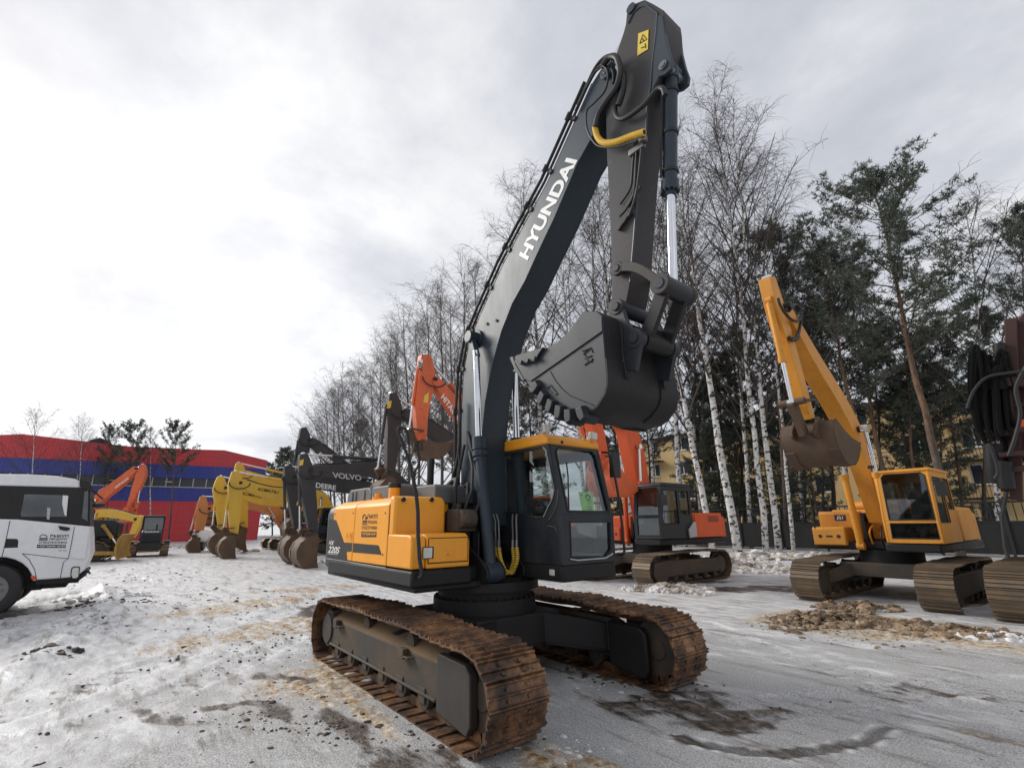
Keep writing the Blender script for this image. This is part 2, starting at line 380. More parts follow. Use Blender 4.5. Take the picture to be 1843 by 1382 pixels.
# centre section and legs
mb = MB()
def hexa(x0, x1, y, s): return None
mb.prism([(-.75, -.62), (.75, -.62), (.75, .62), (-.75, .62)], 2, .36, .70)
for sx in (-1, 1):
    for s in (-1, 1):
        A = [Vector((sx*.25, s*.5, .36)), Vector((sx*.75, s*.35, .36)), Vector((sx*.75, s*.35, .70)), Vector((sx*.25, s*.5, .70))]
        B = [Vector((sx*.62, s*1.05, .24)), Vector((sx*1.18, s*1.05, .24)), Vector((sx*1.18, s*1.05, .56)), Vector((sx*.62, s*1.05, .56))]
        mb.loft(A, B)
        mb.beam((sx*.77, s*.35, .36), (sx*1.19, s*1.04, .24), .03, .03)
mb.build('centre_frame', M['deck'], root, bevel=.02)
mb = MB(); mb.cyl((0, 0, .70), (0, 0, .86), .66, 48); mb.cyl((0, 0, .86), (0, 0, .96), .60, 48); mb.cyl((0, 0, .96), (0, 0, 1.06), .70, 48)
for k in range(36):
    a = k*math.pi/18; mb.cyl((.63*math.cos(a), .63*math.sin(a), .86), (.63*math.cos(a), .63*math.sin(a), .885), .016, 6)
mb.build('slewing_ring', M['deck'], root)
# upper frame
mb = MB()
mb.prism([(-2.1, -1.37), (.60, -1.37), (.60, -.60), (.46, -.55), (.46, .19), (-.5, .19), (-.5, 1.2), (-2.1, 1.2)], 2, 1.085, 1.262)
mb.build('upper_frame', M['deck'], root, bevel=.03)
mb = MB(); mb.prism([(-2.30, -1.30), (.55, -1.30), (.55, .2), (-.4, .2), (-.4, 1.0), (-2.3, 1.0)], 2, 1.03, 1.1); mb.build('belly_plate', M['deck'], root, bevel=.02)
# counterweight: rounded in plan
def cw_outline(r=0.0):
    pts = [(-2.02, -1.372+r)]
    for k in range(9):
        a = math.pi*1.5 - k*math.pi/2/8; pts.append((-2.22+(.42-r)*math.cos(a), -.95+(.42-r)*math.sin(a)))
    for k in range(7):
        t = k/6; pts.append((-2.66+.02+r-.1*math.sin(math.pi*t), -.9+1.8*t))
    for k in range(9):
        a = math.pi - k*math.pi/2/8; pts.append((-2.22+(.42-r)*math.cos(a), .95+(.42-r)*math.sin(a)))
    pts.append((-2.02, 1.372-r)); return pts
mb = MB(); rings = [(1.10, .10), (1.16, .02), (1.9, .0), (1.98, .03), (2.03, .10)]
loops = [[mb.bm.verts.new((p[0], p[1], z)) for p in cw_outline(r)] for z, r in rings]
for A, B in zip(loops, loops[1:]):
    n = len(A)
    for i in range(n): mb.bm.faces.new((A[i], A[(i+1) % n], B[(i+1) % n], B[i]))
mb.bm.faces.new(loops[0][::-1]); mb.bm.faces.new(loops[-1]); mb.build('counterweight', M['cabgrey'], root, bevel=.01, smooth=50)
# right-hand panels; outline in (y, z) with the chamfered shoulder
def side_panel(name, x0, x1, mat, parent, inset=0.0, z1=2.07):
    mb = MB(); p = [(-1.375+inset, 1.275), (-1.375+inset, z1-.095), (-1.345+inset, z1-.06), (-1.23, z1), (-.55, z1+.012), (-.55, 1.275)]
    mb.prism(p, 0, x0, x1); return mb.build(name, mat, parent, bevel=.014)
side_panel('engine_side_panel', -2.02, -1.145, M['yellow'], root)
side_panel('pump_side_panel', -1.135, -.052, M['yellow'], root)
for x_ in (-1.14, -.0485):
    mb = MB(); mb.prism([(-1.366, 1.28), (-1.366, 1.97), (-1.335, 2.0), (-1.22, 2.06), (-1.0, 2.06), (-1.0, 1.28)], 0, x_-.004, x_+.004); mb.build('panel_gap', M['ink'], root, smooth=0)
for x_, z_ in ((-1.95, 1.9), (-1.95, 1.45), (-1.22, 1.9), (-.15, 1.4), (-.15, 1.88)):
    mb = MB(); mb.cyl((x_, -1.379, z_), (x_, -1.372, z_), .012, 8); mb.build('bolt', M['black'], root)
mb = MB()                                       # upper tank with sloped, rounded front shoulder
p = [(-.045, 1.61), (.105, 1.61), (.10, 1.98), (.06, 2.05), (-.0, 2.083), (-.045, 2.088)]
mb.prism([(-.045, 1.60), (.108, 1.60), (.105, 1.97), (.085, 2.03), (.03, 2.07), (-.045, 2.082)], 1, -1.372, -.68)
tank = mb.build('fuel_tank', M['yellow'], root, bevel=.035, seg=3)
for u in (727, 778):
    c = on(u, 898.5, 0, .11); mb = MB(); mb.cyl((.085, c.y, c.z), (.108, c.y, c.z), .028, 20); mb.cyl((.106, c.y, c.z), (.1115, c.y, c.z), .016, 6); mb.build('bolt_recess', M['black'], tank)
mb = MB(); mb.prism([(-.045, 1.275), (.575, 1.275), (.575, 1.56), (.555, 1.605), (.50, 1.63), (-.045, 1.635)], 1, -1.374, -1.20)
mb.build('toolbox_side', M['yellow'], root, bevel=.02, seg=3)
mb = MB(); mb.prism([(.15, 1.272), (.582, 1.272), (.582, 1.55), (.56, 1.60), (.50, 1.637), (.15, 1.642)], 1, -1.190, -.625)
tb = mb.build('toolbox', M['yellow'], root, bevel=.022, seg=3)
mb = MB(); mb.prism([(-1.165, 1.335), (-.66, 1.335), (-.66, 1.585), (-1.165, 1.585)], 0, .575, .595); door = mb.build('toolbox_door', M['yellow'], tb, bevel=.012, seg=3)
mb = MB(); rg_ = [Vector((.584, y, z)) for y, z in ((-1.172, 1.328), (-.653, 1.328), (-.653, 1.592), (-1.172, 1.592))]; mb.tube(rg_+[rg_[0]], .005, 6); mb.build('door_gap', M['ink'], door)
l0, l1 = on(762, 984, 0, .596), on(780, 1005, 0, .596)
mb = MB(); mb.prism([(l0.y-.004, l1.z), (l1.y+.002, l1.z), (l1.y+.002, l0.z), (l0.y-.004, l0.z)], 0, .59, .598); mb.build('lamp_bezel', M['black'], door, bevel=.012, seg=3)
mb = MB(); mb.prism([(l0.y+.002, l1.z+.008), (l1.y-.018, l1.z+.008), (l1.y-.018, l0.z-.01), (l0.y+.002, l0.z-.01)], 0, .594, .603); mb.build('work_lamp', M['lampglass'], door, bevel=.008)
c = on(811, 997, 0, .596); mb = MB(); mb.plate([(c.y-.055, c.z-.045), (c.y+.055, c.z-.045), (c.y+.055, c.z+.045), (c.y-.055, c.z+.045)], [[(c.y-.045, c.z-.035), (c.y+.045, c.z-.035), (c.y+.045, c.z+.035), (c.y-.045, c.z+.035)]], lambda a, b: Vector((.592, a, b)), (.007, 0, 0))
mb.box(.592, .602, c.y-.03, c.y+.035, c.z-.012, c.z+.016); mb.build('latch', M['yellow'], door)
mb = MB(); mb.cyl((.595, c.y-.035, c.z), (.603, c.y-.035, c.z), .008, 10); mb.build('lock', M['steel'], door)
# black decals with the model number
YS = -1.3785
def decal(name, pts, mat, par, y=YS, t=.0025):
    mb = MB(); mb.prism([F(u, v, y) for u, v in pts], 1, y, y+t); return mb.build(name, mat, par, smooth=0)
decal('black_decal', [(588, 1003.5), (592, 935), (595, 934), (605, 936), (619, 976), (633.5, 976.5), (632.5, 992), (623.5, 993), (624.5, 1009)], M['black'], root)
decal('black_decal', [(635.5, 977), (681, 981), (686.5, 998), (634.5, 993.5)], M['black'], root)
decal('white_pinstripe', [(588, 1004), (588, 1005.2), (694, 1022), (694, 1021)], M['dimwhite'], root, y=-1.379)
def label(txt, A, B, C, y, mat, par=root, name='lettering', bold=.012, shear=0, dy=-.0015):
    return text_part(name, txt, FP(*A, y), FP(*B, y), FP(*C, y), mat, par, (0, dy, 0), bold, shear)
label('HX', (591.6, 979.5), (600.3, 981), (593.3, 972), YS, M['white'], bold=.015, shear=.15)
label('220S', (590.0, 994.0), (610.4, 996.2), (592.0, 982.5), YS, M['white'], bold=.02, shear=.2)
mb = MB(); mb.prism([F(590, 995.7, YS), F(608, 997.6, YS), F(608, 998.2, YS), F(590, 996.3, YS)], 1, YS-.002, YS); mb.build('lettering', M['white'], root, smooth=0)
# dealer sticker
label('ВЫКУП', (661.5, 932.5), (679.5, 933), (662.0, 925), YS+.002, M['ink'], bold=.01)
label('ПРОДАЖА', (661.5, 943), (678.8, 943.5), (661.8, 936), YS+.002, M['ink'], bold=.012)
label('СПЕЦТЕХНИКИ', (650.8, 953), (678.0, 954), (651.2, 946), YS+.002, M['ink'], bold=.012)
decal('phone_strip', [(650, 966.3), (677, 966.3), (677.4, 956.5), (650.3, 956)], M['ink'], root, y=YS+.001)
label('+7(495)646-16-84', (651.5, 964.6), (676, 964.8), (651.6, 957.6), YS-.0005, M['yellow'], bold=.03)
mb = MB()
for a, b in (((652.5, 937), (660, 937)), ((652, 939.5), (660, 939.5)), ((652, 942.5), (660, 943))): mb.beam(FP(*a, YS), FP(*b, YS), .003, .012)
pts = [(652.8, 934), (653.2, 929), (656, 925.5), (659, 930.5), (657.6, 933)]
mb.tube([FP(*p, YS) for p in pts], .006, 4); mb.beam(FP(658, 934, YS), FP(661.5, 931, YS), .004, .02); mb.build('emblem', M['ink'], root, smooth=0)
mb = MB(); q0, q1 = F(624, 957, YS), F(632.5, 972.5, YS)
mb.plate([(q0[0], q1[1]), (q1[0], q1[1]), (q1[0], q0[1]), (q0[0], q0[1])], [[(q0[0]+.02, q1[1]+.02), (q1[0]-.02, q1[1]+.02), (q1[0]-.02, q0[1]-.02), (q0[0]+.02, q0[1]-.02)]], lambda a, b: Vector((a, -1.376, b)), (0, -.006, 0))
mb.box(q0[0]+.05, q1[0]-.05, -1.384, -1.376, q1[1]+.05, q0[1]-.03); mb.build('latch', M['yellow'], root)
# hood covers, filler neck, exhaust
mb = MB()
def rbox(mb, x0, x1, y0, y1, z0, z1, c):
    mb.prism([(x0, z0), (x1, z0), (x1, z1-c*.7), (x1-c, z1), (x0+c, z1), (x0, z1-c*.7)], 1, y0, y1)
rbox(mb, -2.55, -1.55, -1.0, .45, 2.0, 2.29, .12); rbox(mb, -1.54, -.62, -1.0, .45, 2.0, 2.28, .05); rbox(mb, -.61, .0, -.78, .0, 2.0, 2.24, .05)
for x in (-2.3, -2.15, -1.8): mb.box(x-.02, x+.02, -1.02, .3, 2.1, 2.26)
mb.build('engine_hood', M['greynt'], root, bevel=.04, seg=3)
mb = MB(); mb.cyl((-.64, -1.05, 2.05), (-.64, -1.05, 2.22), .075, 24); nk = mb.build('filler_neck', M['yellow'], root, bevel=.008)
mb = MB(); mb.cyl((-.64, -1.05, 2.22), (-.64, -1.05, 2.285), .085, 12); mb.build('filler_cap', M['rubber'], nk, bevel=.01)
mb = MB(); mb.cyl((-1.0, -1.12, 2.07), (-1.0, -1.12, 2.11), .08, 20); mb.cyl((-1.0, -1.12, 2.11), (-1.0, -1.12, 2.16), .045, 16); mb.build('breather_cap', M['yellow'], root)
mb = MB(); mb.tube([(-.75, -.45, 2.1), (-.75, -.45, 2.5), (-.74, -.45, 2.66)], .05, 16); mb.build('exhaust_pipe', M['black'], root)
# bent mirror stay / handrail in front of the tank
XR = .66
def H(u, v, x=XR): return on(u, v, 0, x)
mb = MB(); mb.tube([H(753, 1041), H(758, 1036), H(758.5, 1026), H(755, 1005), H(752.5, 965), H(752, 920), H(750, 898), H(745, 868), H(743, 853)], .021, 10)
mb.tube([H(743, 853), H(735, 825), H(724, 795), H(716, 776), H(717, 770), H(721, 769), H(730, 772), H(734, 782), H(735.5, 800)], .017, 10)
mb.tube([H(743, 853), H(752, 840), H(755, 828), H(751.5, 808), H(749, 800)], .015, 8)
mb.cyl(H(743, 858), H(743, 848), .035, 12); mb.cyl(H(749, 806), H(749, 796), .03, 10)
mb.build('handrail', M['rubber'], root)
# valve block, pipes and hoses between tank and boom foot
mb = MB()
mb.cyl((.32, -.62, 1.80), (.32, -.40, 1.80), .11, 18); mb.cyl((.36, -.55, 1.80), (.44, -.55, 1.8), .06, 14); mb.box(.05, .32, -.64, -.36, 1.65, 1.92); mb.box(-.4, .1, -.6, -.3, 1.3, 1.9); mb.cyl((.1, -.5, 1.92), (.1, -.5, 2.0), .05, 12)
mb.build('valve_block', M['frame'], root, bevel=.015)
for pth, r in (([(.1, -.55, 1.95), (.12, -.56, 2.2), (.05, -.5, 2.3), (-.15, -.42, 2.32), (-.4, -.38, 2.25)], .03),
               ([(.2, -.44, 1.9), (.22, -.43, 2.1), (.08, -.34, 2.25), (-.1, -.30, 2.2)], .026),
               ([(.3, -.42, 1.75), (.42, -.38, 2.0), (.33, -.33, 2.3), (.15, -.28, 2.5), (0, -.24, 2.75), (-.15, -.2, 3.0)], .022),
               ([(.25, -.5, 1.9), (.35, -.45, 2.15), (.22, -.36, 2.45), (.0, -.27, 2.7)], .018)):
    mb = MB(); mb.tube(pth, r, 8); mb.build('hose', M['hose'], root)
# ---- boom
BW = .2
back = [(833, 905), (831, 880), (831, 742), (835, 670), (846, 612), (868, 560), (905, 478), (941, 410), (985, 330), (1030, 230), (1066, 150), (1084, 122), (1096, 113)]
front = [(1106, 117), (1110, 130), (1104, 155), (1092, 188), (1079, 216), (1067, 246), (1041, 292), (999, 391), (970, 452), (945, 507), (923, 546), (903, 597), (885, 662), (874, 724), (869, 778), (867, 850), (868, 945), (858, 958), (842, 948)]
bp = [F(u, v, -BW) for u, v in back+front]
mb = MB(); mb.prism(bp, 1, -BW, BW)
boom = mb.build('boom', M['grey'], root, smooth=30)
mb = MB()                                       # flange strips along the box edges
for pl in (front[4:17],):
    q = [FP(u, v, -BW) for u, v in pl]
    for s in (-1, 1): mb.tube([Vector((p.x-.0, s*(BW+.004), p.z)) for p in q], .010, 6)
mb.build('weld_seam', M['grey'], boom)
mb = MB(); ft = F(852, 925, -BW); mb.cyl((ft[0], -.34, ft[1]), (ft[0], .30, ft[1]), .09, 24); mb.box(ft[0]-.18, ft[0]+.16, -.30, -.22, 1.2, ft[1]+.1); mb.box(ft[0]-.18, ft[0]+.16, .22, .30, 1.2, ft[1]+.1)
mb.build('boom_foot_bracket', M['deck'], root, bevel=.01)
pc = F(860, 610, -BW); mb = MB(); mb.cyl((pc[0], -.36, pc[1]), (pc[0], .36, pc[1]), .075, 24); mb.cyl((pc[0], -.235, pc[1]), (pc[0], .235, pc[1]), .13, 28); mb.build('boom_cylinder_pin', M['grey'], boom, bevel=.006)
for u, v in ((894, 577), (877, 583)): p = FP(u, v, -BW); mb = MB(); mb.cyl((p.x, -BW-.018, p.z), (p.x, -BW, p.z), .022, 10); mb.build('bolt', M['black'], boom)
tp = F(1096, 130, -BW); mb = MB(); mb.cyl((tp[0], -.25, tp[1]), (tp[0], .25, tp[1]), .10, 24); mb.cyl((tp[0], -.262, tp[1]), (tp[0], .262, tp[1]), .05, 16); mb.build('arm_pin', M['grey'], boom, bevel=.006)
# maker's lettering along the boom
text_part('lettering', 'HYUNDAI', FP(950, 469, -BW), FP(1040, 289, -BW), FP(934, 459.5, -BW), M['white'], boom, (0, -.004, 0), .035)
# pipes along the back of the boom, clamps
bk3 = [FP(u, v, -BW) for u, v in back[1:11]]
nrm = []
for i, p in enumerate(bk3):
    d = (bk3[min(i+1, len(bk3)-1)]-bk3[max(0, i-1)]).normalized(); nrm.append(Vector((-d.z, 0, d.x)))
def off(k, y): return [Vector((p.x, y, p.z))+n*k for p, n in zip(bk3, nrm)]
for k, y, r, nm in ((.035, -.165, .020, 'hydraulic_pipe'), (.035, -.105, .020, 'hydraulic_pipe'), (.075, -.20, .018, 'hydraulic_pipe'), (.15, -.215, .022, 'hydraulic_pipe'), (.03, .12, .02, 'hydraulic_pipe')):
    mb = MB(); mb.tube(off(k, y), r, 8); mb.build(nm, M['hose'], boom)
for t in (1.05, 2.1, 3.3, 4.5, 5.4, 6.4, 7.2, 8.2):
    mb = MB(); i = int(t); f = t-i; p = bk3[i].lerp(bk3[min(i+1, len(bk3)-1)], f); n_ = nrm[i]
    q = Vector((p.x, 0, p.z)); mb.beam(q+n_*.0+Vector((0, -.18, 0)), q+n_*.17+Vector((0, -.21, 0)), .05, .05, (0, 1, 0)); mb.beam(q+n_*.03+Vector((0, -.22, 0)), q+n_*.03+Vector((0, .15, 0)), .05, .05)
    mb.cyl(q+n_*.15+Vector((0, -.225, 0))-n_.cross(Vector((0, 1, 0)))*.05, q+n_*.15+Vector((0, -.225, 0))+n_.cross(Vector((0, 1, 0)))*.05, .034, 10)
    mb.build('pipe_clamp', M['hose'], boom)
# hoses hanging from the lowest clamp down into the deck
for pth, r in (([(828, 722), (827, 800), (822, 835), (815, 860), (808, 885)], .022), ([(829, 745), (825, 805), (828, 840), (824, 870), (826, 905)], .018), ([(836, 800), (830, 830), (822, 862), (822, 890), (812, 905), (808, 925)], .02)):
    mb = MB(); mb.tube([FP(u, v, -.27) for u, v in pth], r, 8); mb.build('hose', M['hose'], root)
# ---- boom cylinders
for s, rod, bar, foot in ((-1, (857, 632), (862, 790), (884, 1030)), (1, (926, 650), (930, 792), (948, 1026))):
    y = s*.31
    A, B, C_ = FP(*rod, y), FP(*bar, y), FP(*foot, y); d = (C_-A).normalized()
    mb = MB(); mb.cyl(B+d*.0, C_, .074, 24); mb.cyl(B-d*.02, B+d*.15, .094, 24); mb.cyl(B+d*.17, B+d*.24, .100, 24); mb.cyl(B+d*.26, B+d*.30, .09, 24); mb.cyl(C_-Vector((0, .10, 0)), C_+Vector((0, .10, 0)), .118, 28)
    mb.tube([B+d*.35+Vector((.02, .085, 0)), B+d*1.0+Vector((.02, .085, 0)), C_-d*.45+Vector((.02, .085, 0))], .012, 6)
    cyl_ = mb.build('boom_cylinder', M['grey'] if s > 0 else M['grey'], root, bevel=.006)
    mb = MB(); mb.cyl(A, B+d*.02, .046, 20); mb.build('piston_rod', M['chrome'], cyl_)
    mb = MB(); e = Vector((pc[0], y, pc[1])); mb.cyl(e-Vector((0, .07, 0)), e+Vector((0, .07, 0)), .092, 22); mb.beam(e, A+d*.1, .09, .085, (0, 1, 0)); mb.build('rod_eye', M['grey'], cyl_, bevel=.008)
    for dy in (-.12, .12):
        mb = MB(); mb.prism([(C_.x-.35, 1.09), (C_.x+.03, 1.06), (C_.x+.11, 1.12), (C_.x+.11, 1.22), (C_.x+.02, 1.30), (C_.x-.35, 1.5)], 1, C_.y+dy-.02, C_.y+dy+.02); mb.build('cylinder_bracket', M['deck'], root, bevel=.01)
    # steel pipes, fittings and yellow-wrapped hoses at the base
for a, b, c in (((892, 985), (899, 1012), (905, 1024)), ((898, 985), (903, 1010), (910, 1030)), ((923, 985), (926, 1010), (918, 1030)), ((930, 985), (932, 1010), (922, 1032))):
    y0 = -.12 if a[0] < 910 else .08
    up = [(a[0]-1+(-4 if a[0] < 910 else 1), a[1]-60), (a[0]-1, a[1]-48), (a[0], a[1]-22), a]
    mb = MB(); mb.tube([FP(u, v, y0) for u, v in up], .013, 8); f_ = FP(a[0], a[1]-14, y0); mb.cyl(f_, FP(a[0], a[1], y0), .021, 6); mb.build('hose_fitting', M['steel'], root)
    mid = [a, (a[0]+1.5, a[1]+14), (b[0]-1, b[1]), (c[0], c[1])]
    end = (912, 1031) if a[0] < 910 else (910, 1028)
    P = [FP(u, v, y0) for u, v in mid]+[FP(*end, -.02)]
    Q = []
    for i in range(len(P)-1):
        for t in range(4): Q.append(P[i].lerp(P[i+1], t/4))
    Q.append(P[-1]); S_ = [Q[0]]+[(Q[i-1]+Q[i]*2+Q[i+1])/4 for i in range(1, len(Q)-1)]+[Q[-1]]
    mb = MB(); mb.tube(S_, .019, 10); hz = mb.build('hose', M['hose'], root)
    mb = MB()
    for i in range(0, len(S_)-1):
        mb.cyl(S_[i].lerp(S_[i+1], .1), S_[i].lerp(S_[i+1], .85), .025, 10)
    mb.build('spiral_guard', M['wrap'], hz)
# ---- arm
AW = .165
arm_out = [(1128, 26), (1138, 9), (1160, 0), (1176, 8), (1194, 19), (1196, 34), (1198, 70), (1190, 116), (1178, 156), (1167, 188), (1163, 232), (1152, 290), (1145, 376), (1140, 440), (1138, 471), (1134, 508), (1127, 545), (1118, 562), (1106, 562), (1101, 545), (1100, 440), (1098, 400), (1093, 290), (1090, 203), (1095, 160), (1100, 130), (1108, 101), (1122, 60), (1126, 45)]
mb = MB(); mb.prism([F(u, v, -AW) for u, v in arm_out], 1, -AW, AW); arm = mb.build('arm', M['armgrey'], root, smooth=30, bevel=.006)
mb = MB()
for pl in ([(1183, 25), (1181, 58), (1174, 116), (1171, 156), (1165, 190)], [(1165, 190), (1163, 232), (1152, 290), (1145, 376), (1140, 440), (1134, 508)], [(1131, 43), (1140, 24), (1152, 13), (1163, 10), (1183, 25)]):
    mb.tube([FP(u, v, -AW-.003) for u, v in pl], .011, 6)
mb.build('weld_seam', M['grey'], arm)
for s in (-1, 1):                               # bucket cylinder bracket, two plates
    y = s*.15
    k = [F(u, v, -.15) for u, v in ((1180, 28), (1195, 32), (1200, 70), (1206, 95), (1212, 112), (1210, 126), (1199, 136), (1188, 140), (1176, 165))]
    mb = MB(); mb.prism(k, 1, y-.022, y+.022); mb.build('cylinder_bracket', M['grey'], arm, bevel=.006)
bc0 = F(1194, 119, -.17); mb = MB(); mb.cyl((bc0[0], -.19, bc0[1]), (bc0[0], .19, bc0[1]), .05, 18); mb.cyl((bc0[0], -.20, bc0[1]), (bc0[0], .20, bc0[1]), .03, 14); mb.build('pin', M['steel'], arm)
ap = F(1137, 17, -AW); mb = MB(); mb.cyl((ap[0], -.19, ap[1]), (ap[0], .19, ap[1]), .06, 18); mb.build('pin', M['grey'], arm)
decal('warning_sticker', [(1148.5, 61), (1167, 54), (1166, 89), (1147, 101)], M['sticker'], arm, y=-AW-.008)
mb = MB()
yy = -AW-.0095
for pl in ([(1151.5, 79), (1157, 63), (1164, 72), (1151.5, 79)], [(1154, 87), (1160, 85)], [(1161, 79), (1162, 87)], [(1156, 70), (1159, 75)]): mb.tube([FP(u, v, yy) for u, v in pl], .006, 4)
mb.build('sticker_symbol', M['ink'], arm)
# arm cylinder on the boom's back
e0 = FP(1150, 22, 0); e1 = FP(1026, 265, 0); d = (e1-e0).normalized()
mb = MB(); mb.cyl(e0+d*.95, e1, .072, 20); ac = mb.build('arm_cylinder', M['grey'], root, bevel=.006)
mb = MB(); mb.cyl(e0, e0+d*1.0, .045, 18); mb.build('piston_rod', M['chrome'], ac)
# bucket cylinder
A, B, C_ = FP(1207, 128, 0), FP(1206, 345, 0), FP(1212, 520, 0); d = (B-A).normalized(); d2 = (C_-B).normalized()
mb = MB(); mb.cyl(A, B, .073, 26); mb.cyl(B-d*.12, B, .090, 26); mb.cyl(B, B+d*.05, .062, 20); mb.cyl(A-d*.02, A+d*.12, .086, 22)
for k in range(12):
    a = k*math.pi/6; p = B-d*.02+Vector((math.cos(a)*.088, math.sin(a)*.088, 0)); mb.cyl(p, p+d*.05, .01, 6)
mb.cyl(A-Vector((0, .11, 0)), A+Vector((0, .11, 0)), .075, 20)
bc = mb.build('bucket_cylinder', M['grey'], root, bevel=.006)
mb = MB(); mb.cyl(B, C_, .046, 20); mb.build('piston_rod', M['chrome'], bc)
mb = MB(); mb.tube([A+d*.3+Vector((-.05, -.085, 0)), A+d*.9+Vector((-.05, -.085, 0)), B-d*.15+Vector((-.05, -.085, 0))], .014, 6)
for t in (.25, .75, 1.2): mb.cyl(A+d*t, A+d*(t+.035), .085, 20)
mb.build('hydraulic_pipe', M['hose'], bc)
# ---- links
lk0 = F(1112, 484, -.22); lk1 = F(1189, 511, -.22)
mb = MB(); LX = []
n_ = 14
for s in (-1, 1):
    top, bot = [], []
    for i in range(n_+1):
        t = i/n_; x = lk0[0]+(lk1[0]-lk0[0])*t; z = lk0[1]+(lk1[1]-lk0[1])*t + .085*math.sin(math.pi*t); wv = .045+.03*t
        top.append((x, z+wv)); bot.append((x, z-wv))
    for j in range(7):
        a = math.pi/2+math.pi*(j)/6
        top.insert(0, (lk0[0]+.085*math.cos(a), lk0[1]+.085*math.sin(a))) if False else None
    y = s*.22; mb2 = MB(); mb2.prism(top+bot[::-1], 1, y-.025, y+.025); mb2.cyl((lk0[0], y-.026, lk0[1]), (lk0[0], y+.026, lk0[1]), .075, 22); mb2.cyl((lk1[0], y-.026, lk1[1]), (lk1[0], y+.026, lk1[1]), .105, 24)
    mb2.build('side_link', M['armgrey'], root, bevel=.006)
mb = MB(); mb.cyl((lk1[0], -.255, lk1[1]), (lk1[0], .255, lk1[1]), .055, 18); mb.cyl((lk1[0], -.19, lk1[1]), (lk1[0], .24, lk1[1]), .098, 26); mb.build('link_pin', M['bucket'], root, bevel=.006)
mb = MB(); mb.cyl((lk0[0], -.258, lk0[1]), (lk0[0], .258, lk0[1]), .04, 16); mb.build('link_pin', M['bucket'], root, bevel=.006)
bl = F(1142, 609, -.30); bh = F(1109, 552, -.30)
mb = MB()
for s in (-1, 1):
    y = s*.15
    P0 = Vector((lk1[0], y, lk1[1])); P1 = Vector((bl[0]+.02, y*1.05, bl[1])); mb.beam(P0, P1, .055, .15, (1, 0, .3))
mb.cyl((bl[0]+.02, -.20, bl[1]), (bl[0]+.02, .20, bl[1]), .09, 22); mb.beam((bl[0]+.02, -.15, bl[1]+.12), (bl[0]+.02, .15, bl[1]+.12), .04, .1)
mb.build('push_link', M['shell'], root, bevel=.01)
# ---- bucket
BWD = .56
near_out = [(929, 656), (926, 650), (930, 643), (955, 636), (980, 627), (1002, 617), (1026, 594), (1049, 561), (1073, 560), (1083, 568), (1085, 596), (1087, 620), (1089, 645), (1092, 675), (1092, 692), (1088, 708), (1075, 729), (1060, 742), (1036, 753), (1015, 752), (997, 745), (971, 721), (950, 690), (944, 680)]
bo = [F(u, v, -BWD) for u, v in near_out]
bucket = None
mb = MB(); mb.prism(bo, 1, -BWD, -BWD+.03); bucket = mb.build('bucket', M['bucket'], root, bevel=.004)
mb = MB(); mb.prism(bo, 1, BWD-.03, BWD); mb.build('side_plate', M['bucket'], bucket)
# shell: outer profile from the hinge side round the heel to the lip
sh = [Vector((p[0], 0, p[1])) for p in bo[8:]]+[Vector((bo[0][0], 0, bo[0][1]))]
inn = []
for i, p in enumerate(sh):
    d = (sh[min(i+1, len(sh)-1)]-sh[max(i-1, 0)]).normalized(); inn.append(p+Vector((d.z, 0, -d.x))*.035)
cen = sum(sh, Vector())/len(sh)
if (inn[8]-cen).length > (sh[8]-cen).length: inn = [2*p-q for p, q in zip(sh, inn)]
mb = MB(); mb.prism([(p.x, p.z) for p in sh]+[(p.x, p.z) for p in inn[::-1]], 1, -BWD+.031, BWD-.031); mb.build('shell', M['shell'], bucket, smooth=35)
mb = MB()                                       # raised bands on the shell and side plate
band = [F(u, v, -BWD-.012) for u, v in ((929, 656), (926, 650), (930, 643), (955, 636), (980, 627), (1002, 617), (1026, 594), (1049, 561), (1073, 560), (1083, 568), (1084, 596), (955, 686), (944, 682))]
mb.prism(band, 1, -BWD-.014, -BWD); mb.build('edge_plate', M['bucket'], bucket, bevel=.004)
def shell_strip(i0, i1, y0, y1, t=.014):
    P = [sh[i]+(sh[i]-inn[i]).normalized()*.001 for i in range(i0, i1+1)]; Q = [p+(sh[i]-inn[i]).normalized()*t for i, p in zip(range(i0, i1+1), P)]
    mb.prism([(p.x, p.z) for p in P]+[(p.x, p.z) for p in Q[::-1]], 1, y0, y1)
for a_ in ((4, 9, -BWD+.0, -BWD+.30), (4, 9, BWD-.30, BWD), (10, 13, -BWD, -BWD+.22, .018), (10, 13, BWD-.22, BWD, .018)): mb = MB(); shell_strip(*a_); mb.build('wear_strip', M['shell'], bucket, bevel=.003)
for s in (-1, 1):                               # hinge ears
    y = s*.27
    k = [F(u, v, -.27) for u, v in ((1098, 549), (1103, 541), (1114, 540), (1121, 549), (1128, 572), (1136, 588), (1147, 597), (1157, 601), (1160, 612), (1155, 624), (1150, 650), (1147, 668), (1125, 668), (1118, 600), (1104, 580), (1098, 562))]
    mb = MB(); mb.prism(k, 1, y-.028, y+.028)
    for c, r in ((bh, .085), (bl, .10)): mb.cyl((c[0], y-.04, c[1]), (c[0], y+.04, c[1]), r, 26)
    mb.build('ear', M['bucket'], bucket, bevel=.006)
    for c in (bh, bl): mb = MB(); mb.cyl((c[0], y-.06, c[1]), (c[0], y+.06, c[1]), .048, 18); mb.build('pin', M['armgrey'], bucket, bevel=.005)
    mb = MB(); k2 = [F(u, v, -.3) for u, v in ((1086, 572), (1112, 577), (1121, 590), (1124, 640), (1131, 680), (1126, 684), (1110, 660), (1088, 655))]
    mb.prism(k2, 1, s*.30-.02, s*.30+.02); mb.build('gusset', M['shell'], bucket, bevel=.008)
